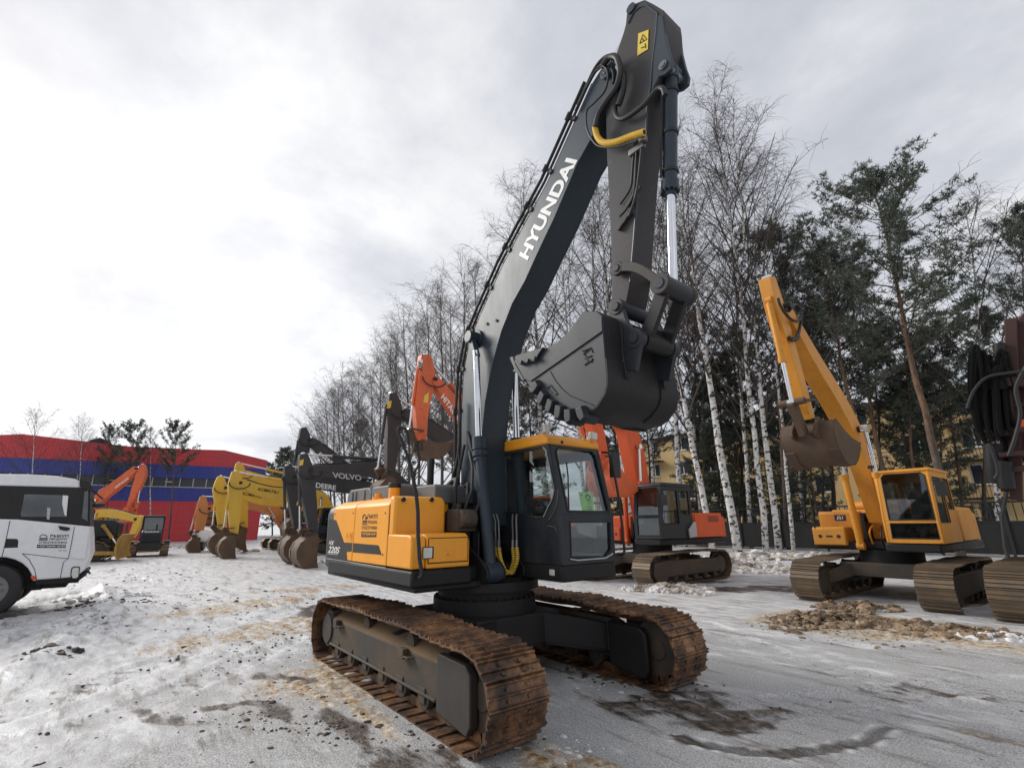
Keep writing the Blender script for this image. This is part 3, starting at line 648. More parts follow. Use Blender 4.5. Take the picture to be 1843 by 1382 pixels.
mb = MB(); mb.cyl((bh[0], -.296, bh[1]), (bh[0], .296, bh[1]), .075, 20); mb.build('pin_tube', M['bucket'], bucket)
# side cutter with its three bolts
mb = MB(); sc = [F(u, v, -BWD-.03) for u, v in ((928, 645), (931, 640), (962, 631), (980, 625), (970, 640), (966, 650), (938, 657))]
mb.prism(sc, 1, -BWD-.05, -BWD-.014)
sc_o = mb.build('side_cutter', M['bucket'], bucket, bevel=.006)
for u, v in ((939, 652), (951, 649), (963, 645)): p = FP(u, v, -BWD-.05); mb = MB(); mb.cyl((p.x, -BWD-.075, p.z), (p.x, -BWD-.045, p.z), .022, 6); mb.build('bolt', M['bucket'], sc_o)
# teeth along the lip
lip0 = Vector((F(921, 649, -BWD)[0], 0, F(921, 649, -BWD)[1])); lip1 = Vector((F(944, 680, -BWD)[0], 0, F(944, 680, -BWD)[1]))
ld = (lip0-lip1).normalized(); fwd = Vector((F(918, 646, -BWD)[0]-F(950, 642, -BWD)[0], 0, F(918, 646, -BWD)[1]-F(950, 642, -BWD)[1])).normalized()
for k in range(5):
    y = -BWD+.09+k*(2*BWD-.18)/4; b0 = (lip0+lip1)/2
    mb = MB(); A = [b0+Vector((0, y+dy, 0))+Vector((0, 0, dz)) for dy, dz in ((-.05, -.05), (.05, -.05), (.05, .05), (-.05, .05))]
    B = [b0+fwd*.17+Vector((0, y+dy, 0))+Vector((0, 0, dz)) for dy, dz in ((-.035, -.01), (.035, -.01), (.035, .01), (-.035, .01))]
    mb.loft(A, B); mb.build('tooth', M['bucket'], bucket, bevel=.006)
mb = MB(); mb.prism([F(u, v, -BWD) for u, v in ((918, 644), (924, 641), (929, 656), (946, 684), (941, 686), (928, 668))], 1, -BWD-.01, BWD); mb.build('lip', M['bucket'], bucket, bevel=.006)
# wear shrouds bolted round the near lower edge
shr = [((966, 698), 215), ((978, 717), 228), ((993, 731), 240), ((1009, 742), 252), ((1027, 749), 266), ((1050, 745), 287)]
for (u, v), deg in shr:
    c = FP(u, v, -BWD-.02); a = R(deg); ou = Vector((math.cos(a), 0, math.sin(a))); tg = Vector((-ou.z, 0, ou.x)); mb = MB()
    def q(o_, t_, y_): return c+ou*o_+tg*t_+Vector((0, y_, 0))
    A = [q(-.075, -.055, 0), q(-.075, .042, 0), q(.015, .05, 0), q(.07, .042, 0), q(.085, -.03, 0), q(.015, -.055, 0)]
    B = [p+Vector((0, -.05, 0))+((c-p)*.18) for p in A]; D = [p+Vector((0, .16, 0)) for p in A]
    mb.loft(D, A); mb.loft(A, B); mb.build('wear_shroud', M['bucket'], bucket, bevel=.006)
mb = MB()                                       # cast emblem and the welded wear plate
for pl in ([(1048, 632), (1063, 626), (1066, 634)], [(1050, 637), (1057, 644), (1065, 640)], [(1052, 645), (1064, 652), (1066, 645)], [(1052, 657), (1060, 650)], [(1052, 657), (1066, 648)], [(1050, 637), (1060, 629)]):
    mb.tube([FP(u, v, -BWD-.004) for u, v in pl], .006, 6)
mb.build('emblem', M['black'], bucket)
mb = MB(); pl = [(991, 669), (1000, 685), (1012, 700), (1026, 712), (1045, 720), (1068, 729)]
mb.tube([FP(u, v, -BWD) for u, v in pl], .007, 6); mb.plate([F(u, v, -BWD) for u, v in ((983, 699), (991, 692), (1004, 709), (999, 711))], [[F(u, v, -BWD) for u, v in ((985, 699), (991, 694), (1001.5, 708), (998.5, 709.5))]], lambda a, b: Vector((a, -BWD, b)), (0, -.01, 0)); mb.build('weld_seam', M['armgrey'], bucket)
# ---- hoses round the arm joint
for pth, y, r, mat in (([(1040, 190), (1058, 150), (1072, 122), (1088, 104), (1104, 101), (1112, 112)], -.10, .022, 'hose'), ([(1036, 200), (1056, 158), (1070, 132), (1082, 118), (1096, 118), (1104, 132), (1104, 150)], -.235, .018, 'hose'),
                  ([(1085, 118), (1096, 104), (1108, 103), (1114, 115), (1116, 135), (1108, 160), (1092, 182), (1078, 205), (1072, 229)], -.30, .036, 'hose'),
                  ([(1071, 229), (1075, 246), (1086, 257), (1108, 256), (1135, 246), (1160, 238)], -.28, .024, 'hose'),
                  ([(1122, 130), (1118, 160), (1108, 185), (1108, 205), (1116, 214), (1132, 209), (1160, 188), (1182, 162), (1193, 160), (1197, 172)], -.24, .028, 'hose'),
                  ([(1112, 120), (1122, 140), (1121, 165), (1113, 190)], -.26, .034, 'hose'),
                  ([(1074, 128), (1085, 120), (1092, 125), (1094, 142), (1088, 165), (1070, 185), (1056, 200), (1056, 230), (1066, 252), (1080, 264), (1110, 264), (1146, 254)], -.26, .012, 'hose'),
                  ([(1155, 240), (1156, 250), (1152, 300), (1145, 350), (1132, 390)], -.20, .016, 'hose'), ([(1142, 256), (1138, 310), (1134, 340), (1116, 368)], -.19, .013, 'hose'), ([(1146, 256), (1142, 340), (1130, 372), (1115, 390)], -.20, .013, 'hose')):
    P = [FP(u, v, y) for u, v in pth]; Q = []
    for i in range(len(P)-1):
        p0, p1, p2, p3 = P[max(i-1, 0)], P[i], P[i+1], P[min(i+2, len(P)-1)]
        for t in range(5):
            t /= 5; Q.append(.5*((2*p1)+(p2-p0)*t+(2*p0-5*p1+4*p2-p3)*t*t+(3*p1-p0-3*p2+p3)*t**3))
    Q.append(P[-1]); mb = MB(); mb.tube(Q, r, 10); h = mb.build('hose', M[mat], root)
    if pth[0] == (1071, 229):
        mb = MB()
        for i in range(len(Q)-1):
            for t0 in (.0, .5): mb.tube([Q[i].lerp(Q[i+1], t0), Q[i].lerp(Q[i+1], t0+.06), Q[i].lerp(Q[i+1], t0+.34), Q[i].lerp(Q[i+1], t0+.40)], [r+.001, r+.012, r+.012, r+.001], 12)
        mb.build('spiral_guard', M['wrap'], h)
mb = MB(); c = FP(1158, 246, -.22); mb.cyl(c, FP(1157, 256, -.22), .045, 10); c = FP(1142, 272, -.19); mb.box(c.x-.06, c.x+.13, -.22, -.165, c.z-.04, c.z+.03)
mb.build('pipe_clamp', M['steel'], arm, bevel=.006)
for u, v in ((1134, 362), (1127, 392), (1118, 405), (1146, 345)): c = FP(u, v, -.19); mb = MB(); mb.beam(c+Vector((-.05, 0, -.04)), c+Vector((.05, 0, .04)), .05, .035, (0, 1, 0)); mb.build('pipe_clamp', M['armgrey'], arm, bevel=.006)
# ---------------------------------------------------------------- cab (shared by all excavators)
def cab(root, x0, xf, xt, y0, y1, z0, z1, fm, roofm, gm, front_split=.42, side_hole=None, fhole=None, roof_t=.11, inner=True, framem=None):
    """glazed operator's cab; x forward, y left"""
    zb = z0+(z1-z0)*front_split; t = .045
    LOCAL[0] = True
    fx = lambda z: xf if z <= zb else xf+(xt-xf)*(z-zb)/(z1-zb)
    o = [(x0, z0), (xf, z0), (xf, zb), (xt, z1), (x0, z1)]
    hole = side_hole or [(x0+.12, z0+.62), (xf-.42, z0+.60), (xf-.22, zb+.28), (xt-.13, z1-.12), (x0+.12, z1-.12)]
    f = framem or fm
    body = MB()
    body.plate(o, [hole], lambda a, b: Vector((a, y0, b)), (0, t, 0))
    hl = [(x0+.10, z0+.70), (x0+.62, z0+.70), (x0+.62, z1-.12), (x0+.10, z1-.12)]; hd = [(x0+.72, z0+.42), (xf-.16, z0+.42), (xf-.12, zb), (xt-.12, z1-.12), (x0+.72, z1-.12)]
    body.plate(o, [hl, hd], lambda a, b: Vector((a, y1-t, b)), (0, t, 0))
    m_ = .085
    lo = fhole or [(y0+.12, z0+.10), (y1-.06, z0+.10), (y1-.06, zb-.04), (y0+.13, zb-.04)]
    up = [(y0+.13, zb+.035), (y1-.06, zb+.035), (y1-.09, z1-.09), (y1-.15, z1-.03), (y0+.17, z1-.03), (y0+.11, z1-.09)]
    body.plate([(y0+t, z0), (y1-t, z0), (y1-t, zb), (y0+t, zb)], [lo], lambda a, b: Vector((xf-t, a, b)), (t, 0, 0))
    body.plate([(y0+t, zb+.002), (y1-t, zb+.002), (y1-t, z1), (y0+t, z1)], [up], lambda a, b: Vector((fx(b)-t, a, b)), (t, 0, 0))
    body.plate([(y0+t, z0), (y1-t, z0), (y1-t, z1), (y0+t, z1)], [[(y0+.12, z0+.75), (y1-.12, z0+.75), (y1-.12, z1-.14), (y0+.12, z1-.14)]], lambda a, b: Vector((x0, a, b)), (t, 0, 0))
    for y in (y0+.03, y1-.03): body.tube([(xf-.03, y, z0+.02), (xf-.03, y, zb), (xt-.03, y, z1)], .035, 12)   # rounded corner posts
    fr = body.build('cab', fm, root, bevel=.012)
    mb = MB()
    for hp, y in ((hole, y0-.003), (hd, y1-.003), (hl, y1-.003)):
        ring = [Vector((a, y, b)) for a, b in hp]; mb.tube(ring+[ring[0]], .011, 6)
    for hp in (lo, up):
        ring = [Vector((fx(b)+.001, a, b)) for a, b in hp]; mb.tube(ring+[ring[0]], .012, 6)
    mb.build('window_seal', M['rubber'], fr)
    def pane(pts, th):
        mb = MB(); mb.poly(pts); mb.build('window', gm, fr, smooth=0)
    pane([Vector((a, y0+.02, b)) for a, b in hole], (0, .005, 0)); pane([Vector((a, y1-.025, b)) for a, b in hd], (0, .005, 0)); pane([Vector((a, y1-.025, b)) for a, b in hl], (0, .005, 0))
    pane([Vector((fx(b)-.022, a, b)) for a, b in lo], (.005, 0, 0)); pane([Vector((fx(b)-.022, a, b)) for a, b in up], (.005, 0, 0))
    pane([Vector((x0+.02, a, b)) for a, b in [(y0+.12, z0+.75), (y1-.12, z0+.75), (y1-.12, z1-.14), (y0+.12, z1-.14)]], (.005, 0, 0))
    mb = MB(); mb.prism([(x0-.02, z1+.001), (xt+.015, z1+.001), (xt+.01, z1+roof_t*.55), (xt-.10, z1+roof_t), (x0+.05, z1+roof_t), (x0-.02, z1+roof_t*.6)], 1, y0-.012, y1+.012); rf = mb.build('cab_roof', roofm, fr, bevel=.03, seg=3)
    if inner:
        cyy = (y0+y1)/2; mb = MB()
        mb.box(x0+.25, x0+.72, cyy-.24, cyy+.24, z0+.30, z0+.48); mb.prism([(x0+.22, z0+.42), (x0+.40, z0+.44), (x0+.28, z0+1.12), (x0+.14, z0+1.10)], 1, cyy-.23, cyy+.23); mb.box(x0+.14, x0+.24, cyy-.12, cyy+.12, z0+1.12, z0+1.33)
        for s in (-1, 1): mb.box(x0+.3, x0+.95, cyy+s*.32-.07, cyy+s*.32+.07, z0+.2, z0+.62); mb.tube([(x0+.86, cyy+s*.32, z0+.6), (x0+.92, cyy+s*.31, z0+.82)], .025, 8)
        mb.box(x0+.06, xf-.06, y0+.05, y1-.05, z0+.0, z0+.06); mb.box(xf-.30, xf-.16, y0+.08, y0+.22, z0+.05, zb+.18); mb.tube([(x0+.95, cyy-.08, z0+.06), (x0+1.0, cyy-.08, z0+.7)], .02, 8); mb.tube([(x0+.95, cyy+.08, z0+.06), (x0+1.0, cyy+.08, z0+.7)], .02, 8)
        mb.build('seat', M['interior'], fr, bevel=.02)
    LOCAL[0] = False
    return fr, rf

# ---- cab of the big excavator
wh = [F(u, v, .2) for u, v in ((911, 917), (911, 817), (979, 805), (986, 813), (999.5, 877), (996, 897), (980, 930), (966, 931), (948, 927))]
wh[0] = (-.02, wh[0][1]); wh[1] = (-.02, wh[1][1]-.02)
lo = [on(u, v, 0, 1.28) for u, v in ((1028, 1002), (1090, 1002), (1100, 989), (1098, 939), (1026, 939))]
cabf, roof = cab(root, -.42, 1.28, 1.10, .19, 1.125, 1.27, 2.70, M['cabgrey'], M['yellow'], M['glass'], front_split=.40, side_hole=wh, roof_t=.15, fhole=[(p.y, p.z) for p in lo])
mb = MB(); ring = [Vector((p[0], .186, p[1])) for p in wh[2:7]]; mb.tube(ring, .010, 6); mb.build('window_seal', M['dimwhite'], cabf)
mb = MB(); mb.prism([(-.42, .195), (1.25, .185), (1.295, .22), (1.295, 1.09), (1.25, 1.13), (-.42, 1.13)], 2, 1.085, 1.266); cb = mb.build('cab_base', M['deck'], root, bevel=.02)
p = on(993, 1026, 0, 1.297); mb = MB(); p = on(994, 1030, 1, .19)
q = on(998, 1027, 0, 1.297); mb = MB(); mb.prism([(p.x-.045, p.z-.035), (p.x+.045, p.z-.035), (p.x+.045, p.z+.035), (p.x-.045, p.z+.035)], 1, .178, .2); mb.build('reflector', M['lampglass'], cb, bevel=.01)
mb = MB(); lp = [on(u, v, 0, 1.30) for u, v in ((1027, 1006), (1040, 1008), (1090, 1004), (1103, 996))]; mb.tube(lp, .009, 6); mb.build('worn_edge', M['dimwhite'], cabf)
mb = MB(); mb.tube([on(u, v, 1, .185) for u, v in ((988, 935), (999, 918), (1003, 898), (1004, 880))], .006, 6); mb.tube([on(u, v, 1, .185) for u, v in ((984, 951), (986, 946), (998, 948), (1002, 956))], .006, 6)
mb.build('dent', M['greynt'], cabf)
mb = MB(); b0 = Vector((.98, .28, 2.81)); mb.box(.92, 1.04, .24, .32, 2.80, 2.84); mb.tube([b0, b0+Vector((0, 0, .07))], .02, 8); mb.box(.95, 1.0, .235, .325, 2.87, 2.98); mb.build('beacon_lamp', M['lampglass'], roof, bevel=.012)
mb = MB(); mb.tube([(.98, .27, 2.82), (.8, .22, 2.815), (.62, .2, 2.74)], .009, 6); mb.build('cable', M['rubber'], roof)
mb = MB(); mb.box(1.03, 1.09, .98, 1.06, 2.80, 2.84); mb.tube([(1.05, .97, 2.80), (1.02, .88, 2.90)], .012, 6); lb = mb.build('lamp_bracket', M['yellow'], roof)
mb = MB(); mb.prism([(.97, 2.83), (1.09, 2.83), (1.10, 2.93), (.97, 2.94)], 0, 1.06, 1.13); mb.build('work_lamp', M['lampglass'], lb, bevel=.015)
mb = MB(); mb.cyl((1.07, .42, 2.74), (1.125, .42, 2.74), .02, 12); mb.build('bolt', M['black'], roof)
# rail and mirror on the far front corner
mb = MB(); mb.tube([on(u, v, 1, 1.2) for u, v in ((1083, 814), (1094, 814), (1101, 824), (1106, 853), (1112, 886), (1119, 940), (1124, 990), (1122, 997), (1113, 998))], .017, 8); mb.build('handrail', M['rubber'], root)
mb = MB(); c = on(1107, 837, 1, 1.38); mb.box(c.x-.04, c.x+.02, c.y-.08, c.y+.09, c.z-.17, c.z+.17); mb.tube([(c.x, c.y, c.z+.1), (c.x-.02, 1.2, c.z+.12)], .012, 6); mb.build('mirror', M['rubber'], root, bevel=.03)
mb = MB(); cp_ = [on(u, v, 0, 1.02) for u, v in ((1036, 936), (1088, 938), (1088, 975), (1041, 958))]; mb.loft(cp_, [p+Vector((-.02, 0, 0)) for p in cp_]); mb.build('console_panel', plain('pale console', (.42, .42, .40), .7), cabf)
mb = MB(); mb.box(.2, 1.2, .28, 1.06, 1.335, 1.36); mb.build('floor_mat', plain('floor mat', (.16, .18, .17), .8), cabf)
# wiper
mb = MB(); mb.tube([(1.27, .34, 1.86), (1.20, .42, 2.3), (1.16, .44, 2.48)], .009, 6); mb.build('wiper', M['rubber'], cabf)
# lime notice behind the windscreen: a sheet of its own
ORI[0] = Matrix.Identity(4)
n0 = on(1041, 885, 0, 1.185); n1 = on(1067.5, 886, 0, 1.185); n2 = on(1069, 926.5, 0, 1.255); n3 = on(1049.5, 927, 0, 1.255)
ng = thing('notice_sheet', n3, 0, 'lime green notice taped inside the windscreen of the big charcoal-boomed excavator', 'notice')
mb = MB(); mb.loft([n0, n1, n2, n3], [p+Vector((-.002, 0, 0)) for p in (n0, n1, n2, n3)]); mb.build('paper', M['lime'], ng, smooth=0)
ex_, ey_ = (n1-n0), (n3-n0)
def npt(a, b): return n0+ex_*(a+.10*b)*(1-.2*b)+ey_*b+Vector((.006, 0, 0))
mb = MB()
for a0, a1, b, h in ((.1, .2, .12, .04), (.42, .72, .3, .03), (.42, .72, .36, .03), (.4, .75, .45, .012), (.4, .72, .52, .012), (.35, .72, .63, .03), (.38, .68, .72, .03), (.42, .62, .8, .012), (.15, .85, .93, .035)):
    mb.loft([npt(a0, b), npt(a1, b), npt(a1, b+h), npt(a0, b+h)], [npt(a0, b)+Vector((.001, 0, 0)), npt(a1, b)+Vector((.001, 0, 0)), npt(a1, b+h)+Vector((.001, 0, 0)), npt(a0, b+h)+Vector((.001, 0, 0))])
mb.tube([npt(*p) for p in ((.42, .27), (.42, .16), (.55, .1), (.68, .18), (.72, .27))], .008, 4)
mb.build('printed_lines', M['ink'], ng, smooth=0)
# a few lumps of packed snow left on the tracks
mb = MB()
def lump(mb, p, sx, sy, sz, seed):
    r = bmesh.ops.create_icosphere(mb.bm, subdivisions=2, radius=1.0)
    for v in r['verts']:
        k = 1+.45*noise.noise(v.co*1.7+Vector((seed*3.1, seed, 0))); v.co = Vector((v.co.x*sx*k, v.co.y*sy*k, v.co.z*sz*k))+Vector(p)
for i in range(26):
    a = random.uniform(-.35, 1.45); x = LH+RR*math.cos(a)+.02; z = RR+RR*math.sin(a)+.02; y = random.choice((-1, -1, 1))*G+random.uniform(-.14, .12)
    lump(mb, (x, y, z), random.uniform(.008, .022), random.uniform(.02, .06), random.uniform(.008, .02), i)
for i in range(20):
    lump(mb, (random.uniform(-.2, 1.8), -G+random.uniform(-.2, .25), 2*RR+random.uniform(.01, .04)), random.uniform(.01, .03), random.uniform(.02, .06), .01, i+40)
m, nt, b = mat_new('packed snow'); M['snow'] = m
n = noise_n(nt, 6, 7); nt.links.new(ramp_n(nt, n, [(.3, (.45, .43, .40)), (.6, (.80, .80, .81))]), b.inputs['Base Color']); b.inputs['Roughness'].default_value = .6; bump(nt, b, n, .4, .02)
mb.build('packed_snow', M['snow'], root)

# ---------------------------------------------------------------- the other excavators
def yz(rz): return Matrix.Rotation(rz, 4, 'Z')
class Mach: pass
def mach(name, loc, rz, label, cat='excavator', group='excavators parked in the yard'):
    k = Mach(); k.root = thing(name, loc, rz, label, cat, group); k.inv = ORI[0].inverted(); k.n = (yz(rz) @ Vector((0, 1, 0))); k.o = Vector(loc)
    def at(u, v, yl=0.0):
        p = k.inv @ on_plane(u, v, k.o+k.n*yl, k.n); return Vector((p.x, yl, p.z))
    k.at = at; return k
def ribbon(P, Wd):
    """outline (x, z) of a bar along points P with widths Wd"""
    a, b = [], []
    for i, p in enumerate(P):
        d = (Vector(P[min(i+1, len(P)-1)])-Vector(P[max(i-1, 0)])); d = Vector((d[0], 0, d[2])).normalized(); n = Vector((-d.z, 0, d.x))
        a.append((p[0]+n.x*Wd[i]/2, p[2]+n.z*Wd[i]/2)); b.append((p[0]-n.x*Wd[i]/2, p[2]-n.z*Wd[i]/2))
    return a+b[::-1]
def smoothp(P, W, k=5):
    Q, V = [], []
    for i in range(len(P)-1):
        p0, p1, p2, p3 = P[max(i-1, 0)], P[i], P[i+1], P[min(i+2, len(P)-1)]
        for t in range(k):
            t /= k; Q.append(.5*((2*p1)+(p2-p0)*t+(2*p0-5*p1+4*p2-p3)*t*t+(3*p1-p0-3*p2+p3)*t**3)); V.append(W[i]+(W[i+1]-W[i])*t)
    Q.append(P[-1]); V.append(W[-1]); return Q, V
def ram(root, a, b, frac, rb, rr, mat, name):
    d = b-a; L_ = d.length; d.normalize(); mb = MB(); mb.cyl(a, a+d*L_*frac, rb, 16); mb.cyl(a+d*L_*frac*.93, a+d*L_*frac, rb*1.2, 16); mb.cyl(a-Vector((0, rb, 0)), a+Vector((0, rb, 0)), rb*1.15, 14)
    c = mb.build(name, mat, root, bevel=.004)
    mb = MB(); mb.cyl(a+d*L_*frac, b, rr, 14); mb.cyl(b-Vector((0, rr*1.6, 0)), b+Vector((0, rr*1.6, 0)), rr*1.7, 14); mb.build('piston_rod', M['chrome'], c)
def bucket_gen(root, h, ang, size, wd, mat, teeth=5):
    """hinge at h; ang turns the mouth; profile normalised to size"""
    pr = [(0, .06), (.16, .03), (.30, -.10), (.40, -.34), (.38, -.62), (.24, -.84), (.02, -.97), (-.25, -1.02), (-.62, -.98), (-.60, -.90)]
    inn_ = [(-.57, -.90), (-.25, -.94), (.0, -.88), (.19, -.77), (.31, -.58), (.33, -.34), (.24, -.14), (.12, -.03), (0, -.0)]
    ca, sa = math.cos(ang), math.sin(ang)
    def T(p): return (h.x+(p[0]*ca-p[1]*sa)*size, h.z+(p[0]*sa+p[1]*ca)*size)
    mb = MB(); mb.prism([T(p) for p in pr+inn_], 1, -wd+.026, wd-.026); bk = mb.build('bucket', mat, root, smooth=35)
    sdp = [(-.06, .05), (.16, .03), (.30, -.10), (.40, -.34), (.38, -.62), (.24, -.84), (.02, -.97), (-.25, -1.02), (-.60, -.97), (-.62, -.86), (-.40, -.62), (-.20, -.30)]
    for s in (-1, 1):
        mb = MB(); mb.prism([T(p) for p in sdp], 1, s*wd, s*(wd-.025)); mb.build('side_plate', mat, bk, bevel=.005)
        mb = MB(); mb.prism([T(p) for p in ((-.09, .10), (-.02, .17), (.08, .15), (.36, .10), (.42, .03), (.36, -.1), (.30, -.14), (.16, .0), (0, .03))], 1, s*.22-.025, s*.22+.025); mb.cyl((h.x, s*.22-.04, h.z), (h.x, s*.22+.04, h.z), .09*size, 16); mb.build('ear', mat, bk, bevel=.005)
    for a_, b_ in ((3, 5), (6, 8)):
        o_ = [T((p[0]*1.035, p[1]*1.02-.005)) for p in pr[a_:b_+1]]; i_ = [T(p) for p in pr[a_:b_+1]]
        for y in (-wd, wd-.2): mb = MB(); mb.prism(o_+i_[::-1], 1, y, y+.2); mb.build('wear_strip', mat, bk)
    for k in range(teeth):
        y = -wd+.08+k*(2*wd-.16)/(teeth-1); mb = MB()
        A = [T(p) for p in ((-.56, -1.02), (-.56, -.88), (-.82, -.99), (-.82, -1.01))]; mb.prism(A, 1, y-.05, y+.05); mb.build('tooth', M['dirtysteel'], bk)
    b2 = T((.36, .03)); return bk, Vector((b2[0], 0, b2[1]))
def excavator(k, pm, cm, boom, bw, arm, aw, hinge, bang, btm, bsize=1.15, bwd=.55, tracks=True, cabargs=None, body=True, link=1, bc=True, mats=None, tail=None, acyl=True, armm=None, tmat=None, tn=44, base_z=0, hbw=.22, haw=.17):
    root = k.root; LOCAL[0] = True
    if tracks:
        for s in (-1, 1):
            track(root, s*1.15, .30, 1.75, .42, tmat or M['oldtrack'], tn, .02, .03, detail=False)
            wheel_set(root, s*1.15, 1.75, .42, M['frame'], s, 6)
            mb = MB(); mb.prism([(-1.55, .22), (1.2, .22), (1.25, .12), (1.72, .10), (1.85, .3), (1.80, .62), (1.2, .66), (-1.55, .62)], 1, s*1.0, s*1.36); mb.build('track_frame', M['frame'], root, bevel=.02)
        mb = MB(); mb.prism([(-.8, -.85), (.8, -.85), (.8, .85), (-.8, .85)], 2, .48, .78)
        for sx in (-1, 1):
            for s in (-1, 1): mb.loft([Vector((sx*.1, s*.8, .48)), Vector((sx*.8, s*.6, .48)), Vector((sx*.8, s*.6, .78)), Vector((sx*.1, s*.8, .78))], [Vector((sx*.6, s*1.0, .3)), Vector((sx*1.2, s*1.0, .3)), Vector((sx*1.2, s*1.0, .6)), Vector((sx*.6, s*1.0, .6))])
        mb.build('centre_frame', M['frame'], root, bevel=.02)
        mb = MB(); mb.cyl((0, 0, .78), (0, 0, 1.06), .62, 32); mb.build('slewing_ring', M['deck'], root)
    if body:
        mb = MB(); mb.prism([(-2.3, -1.33), (.75, -1.33), (.75, -.4), (.5, -.3), (.5, .2), (1.2, .25), (1.2, 1.2), (-2.3, 1.33)], 2, 1.06, 1.24); mb.build('upper_frame', M['deck'], root, bevel=.03)
        mb = MB(); rbox(mb, -2.0, -.5, -1.3, 1.3, 1.245, 2.0, .1); mb.build('engine_housing', pm, root, bevel=.05, seg=3)
        mb = MB(); rbox(mb, -1.75, -.7, -.85, .55, 2.003, 2.2, .1); mb.tube([(-1.2, -.6, 2.1), (-1.2, -.6, 2.5)], .05, 12); mb.build('engine_hood', cm if cm else pm, root, bevel=.05)
        mb = MB(); rg = []
        for kz in (1.10, 1.9): rg.append([Vector((-2.002, -1.3, kz)), Vector((-2.35, -1.28, kz)), Vector((-2.62, -1.05, kz)), Vector((-2.78, -.5, kz)), Vector((-2.78, .5, kz)), Vector((-2.62, 1.05, kz)), Vector((-2.35, 1.28, kz)), Vector((-2.002, 1.3, kz))])
        mb.loft(*rg); mb.build('counterweight', tail or pm, root, bevel=.08, seg=3, smooth=50)
        mb = MB(); rbox(mb, -.49, .30, -1.32, -.55, 1.245, 1.95, .06); mb.build('fuel_tank', pm, root, bevel=.03)
        mb = MB(); rbox(mb, .31, .85, -1.32, -.6, 1.15, 1.58, .05); tb = mb.build('toolbox', pm, root, bevel=.03)
        mb = MB(); mb.box(.845, .856, -1.02, -.88, 1.34, 1.38); mb.build('latch', M['ink'], tb)
        for y in (-1.15, -.75): mb = MB(); mb.cyl((.845, y, 1.36), (.86, y, 1.36), .04, 12); mb.build('bolt', M['ink'], tb)
        mb = MB(); mb.tube([(.82, -1.25, 1.2), (.82, -1.25, 1.5), (.8, -1.25, 2.6), (.55, -1.25, 2.65), (.5, -1.25, 2.55), (.5, -1.25, 1.95)], .02, 8); mb.build('handrail', M['rubber'], root)
        a = dict(x0=-.45, xf=1.22, xt=1.08, y0=.30, y1=1.28, z0=1.245, z1=2.75, fm=cm or pm, roofm=pm, gm=M['darkglass'])
        a.update(cabargs or {}); cab(root, **a); LOCAL[0] = True
        mb = MB(); mb.box(1.15, 1.19, 1.34, 1.52, 2.2, 2.5); mb.tube([(1.1, 1.29, 2.55), (1.17, 1.43, 2.55), (1.17, 1.43, 2.3)], .013, 6); mb.build('mirror', M['rubber'], root, bevel=.02)
        mb = MB(); mb.box(boom[0].x-.2, boom[0].x+.25, -.33, -.26, 1.2, boom[0].z+.15); mb.box(boom[0].x-.2, boom[0].x+.25, .26, .29, 1.2, boom[0].z+.15); mb.cyl((boom[0].x, -.34, boom[0].z), (boom[0].x, .3, boom[0].z), .07, 14); mb.build('boom_foot_bracket', M['deck'], root)
    P, Wd = smoothp(boom, bw); mb = MB(); mb.prism(ribbon(P, Wd), 1, -hbw, hbw); B = mb.build('boom', pm if not armm else armm, root, smooth=30, bevel=.008)
    mid = boom[1]
    if body:
        for s in (-1, 1): ram(root, Vector((.85, s*.32, 1.15)), mid+Vector((0, s*.32, 0)), .62, .075, .047, pm if not armm else armm, 'boom_cylinder')
        mb = MB(); mb.cyl(mid-Vector((0, .38, 0)), mid+Vector((0, .38, 0)), .075, 14); mb.build('boom_cylinder_pin', M['black'], B)
    # pipes on the boom back
    n_ = len(P); off_ = []
    for i in range(1, n_-1):
        d = (P[i+1]-P[i-1]).normalized(); nn = Vector((-d.z, 0, d.x)); nn = nn if nn.z > 0 or nn.x < 0 else -nn; off_.append(P[i]+nn*(Wd[i]/2+.05))
    for y in (-.14, .14): mb = MB(); mb.tube([p+Vector((0, y, 0)) for p in off_], .02, 6); mb.build('hydraulic_pipe', M['hose'], B)
    if arm:
        Q, Wq = smoothp(arm, aw, 4); mb = MB(); mb.prism(ribbon(Q, Wq), 1, -haw, haw); A = mb.build('arm', pm if not armm else armm, root, smooth=30, bevel=.008)
        tip = boom[-1]; mb = MB(); mb.cyl(tip-Vector((0, .26, 0)), tip+Vector((0, .26, 0)), .09, 16); mb.build('arm_pin', M['black'], A)
        if acyl: ram(root, off_[int(len(off_)*.42)]+Vector((0, 0, .12)), arm[0], .62, .075, .047, pm if not armm else armm, 'arm_cylinder')
        fdir = (arm[-1]-arm[0]).normalized(); fn = Vector((-fdir.z, 0, fdir.x)); fn = fn if fn.x > 0 else -fn
        up_ = tip
        hs = []
        for t in range(9): t /= 8; hs.append(tip+Vector((-.55*math.cos(math.pi*t), .24, -.35*math.sin(math.pi*t)))+fn*.05)
        mb = MB(); mb.tube(hs, .028, 6); mb.build('hose', M['hose'], root)
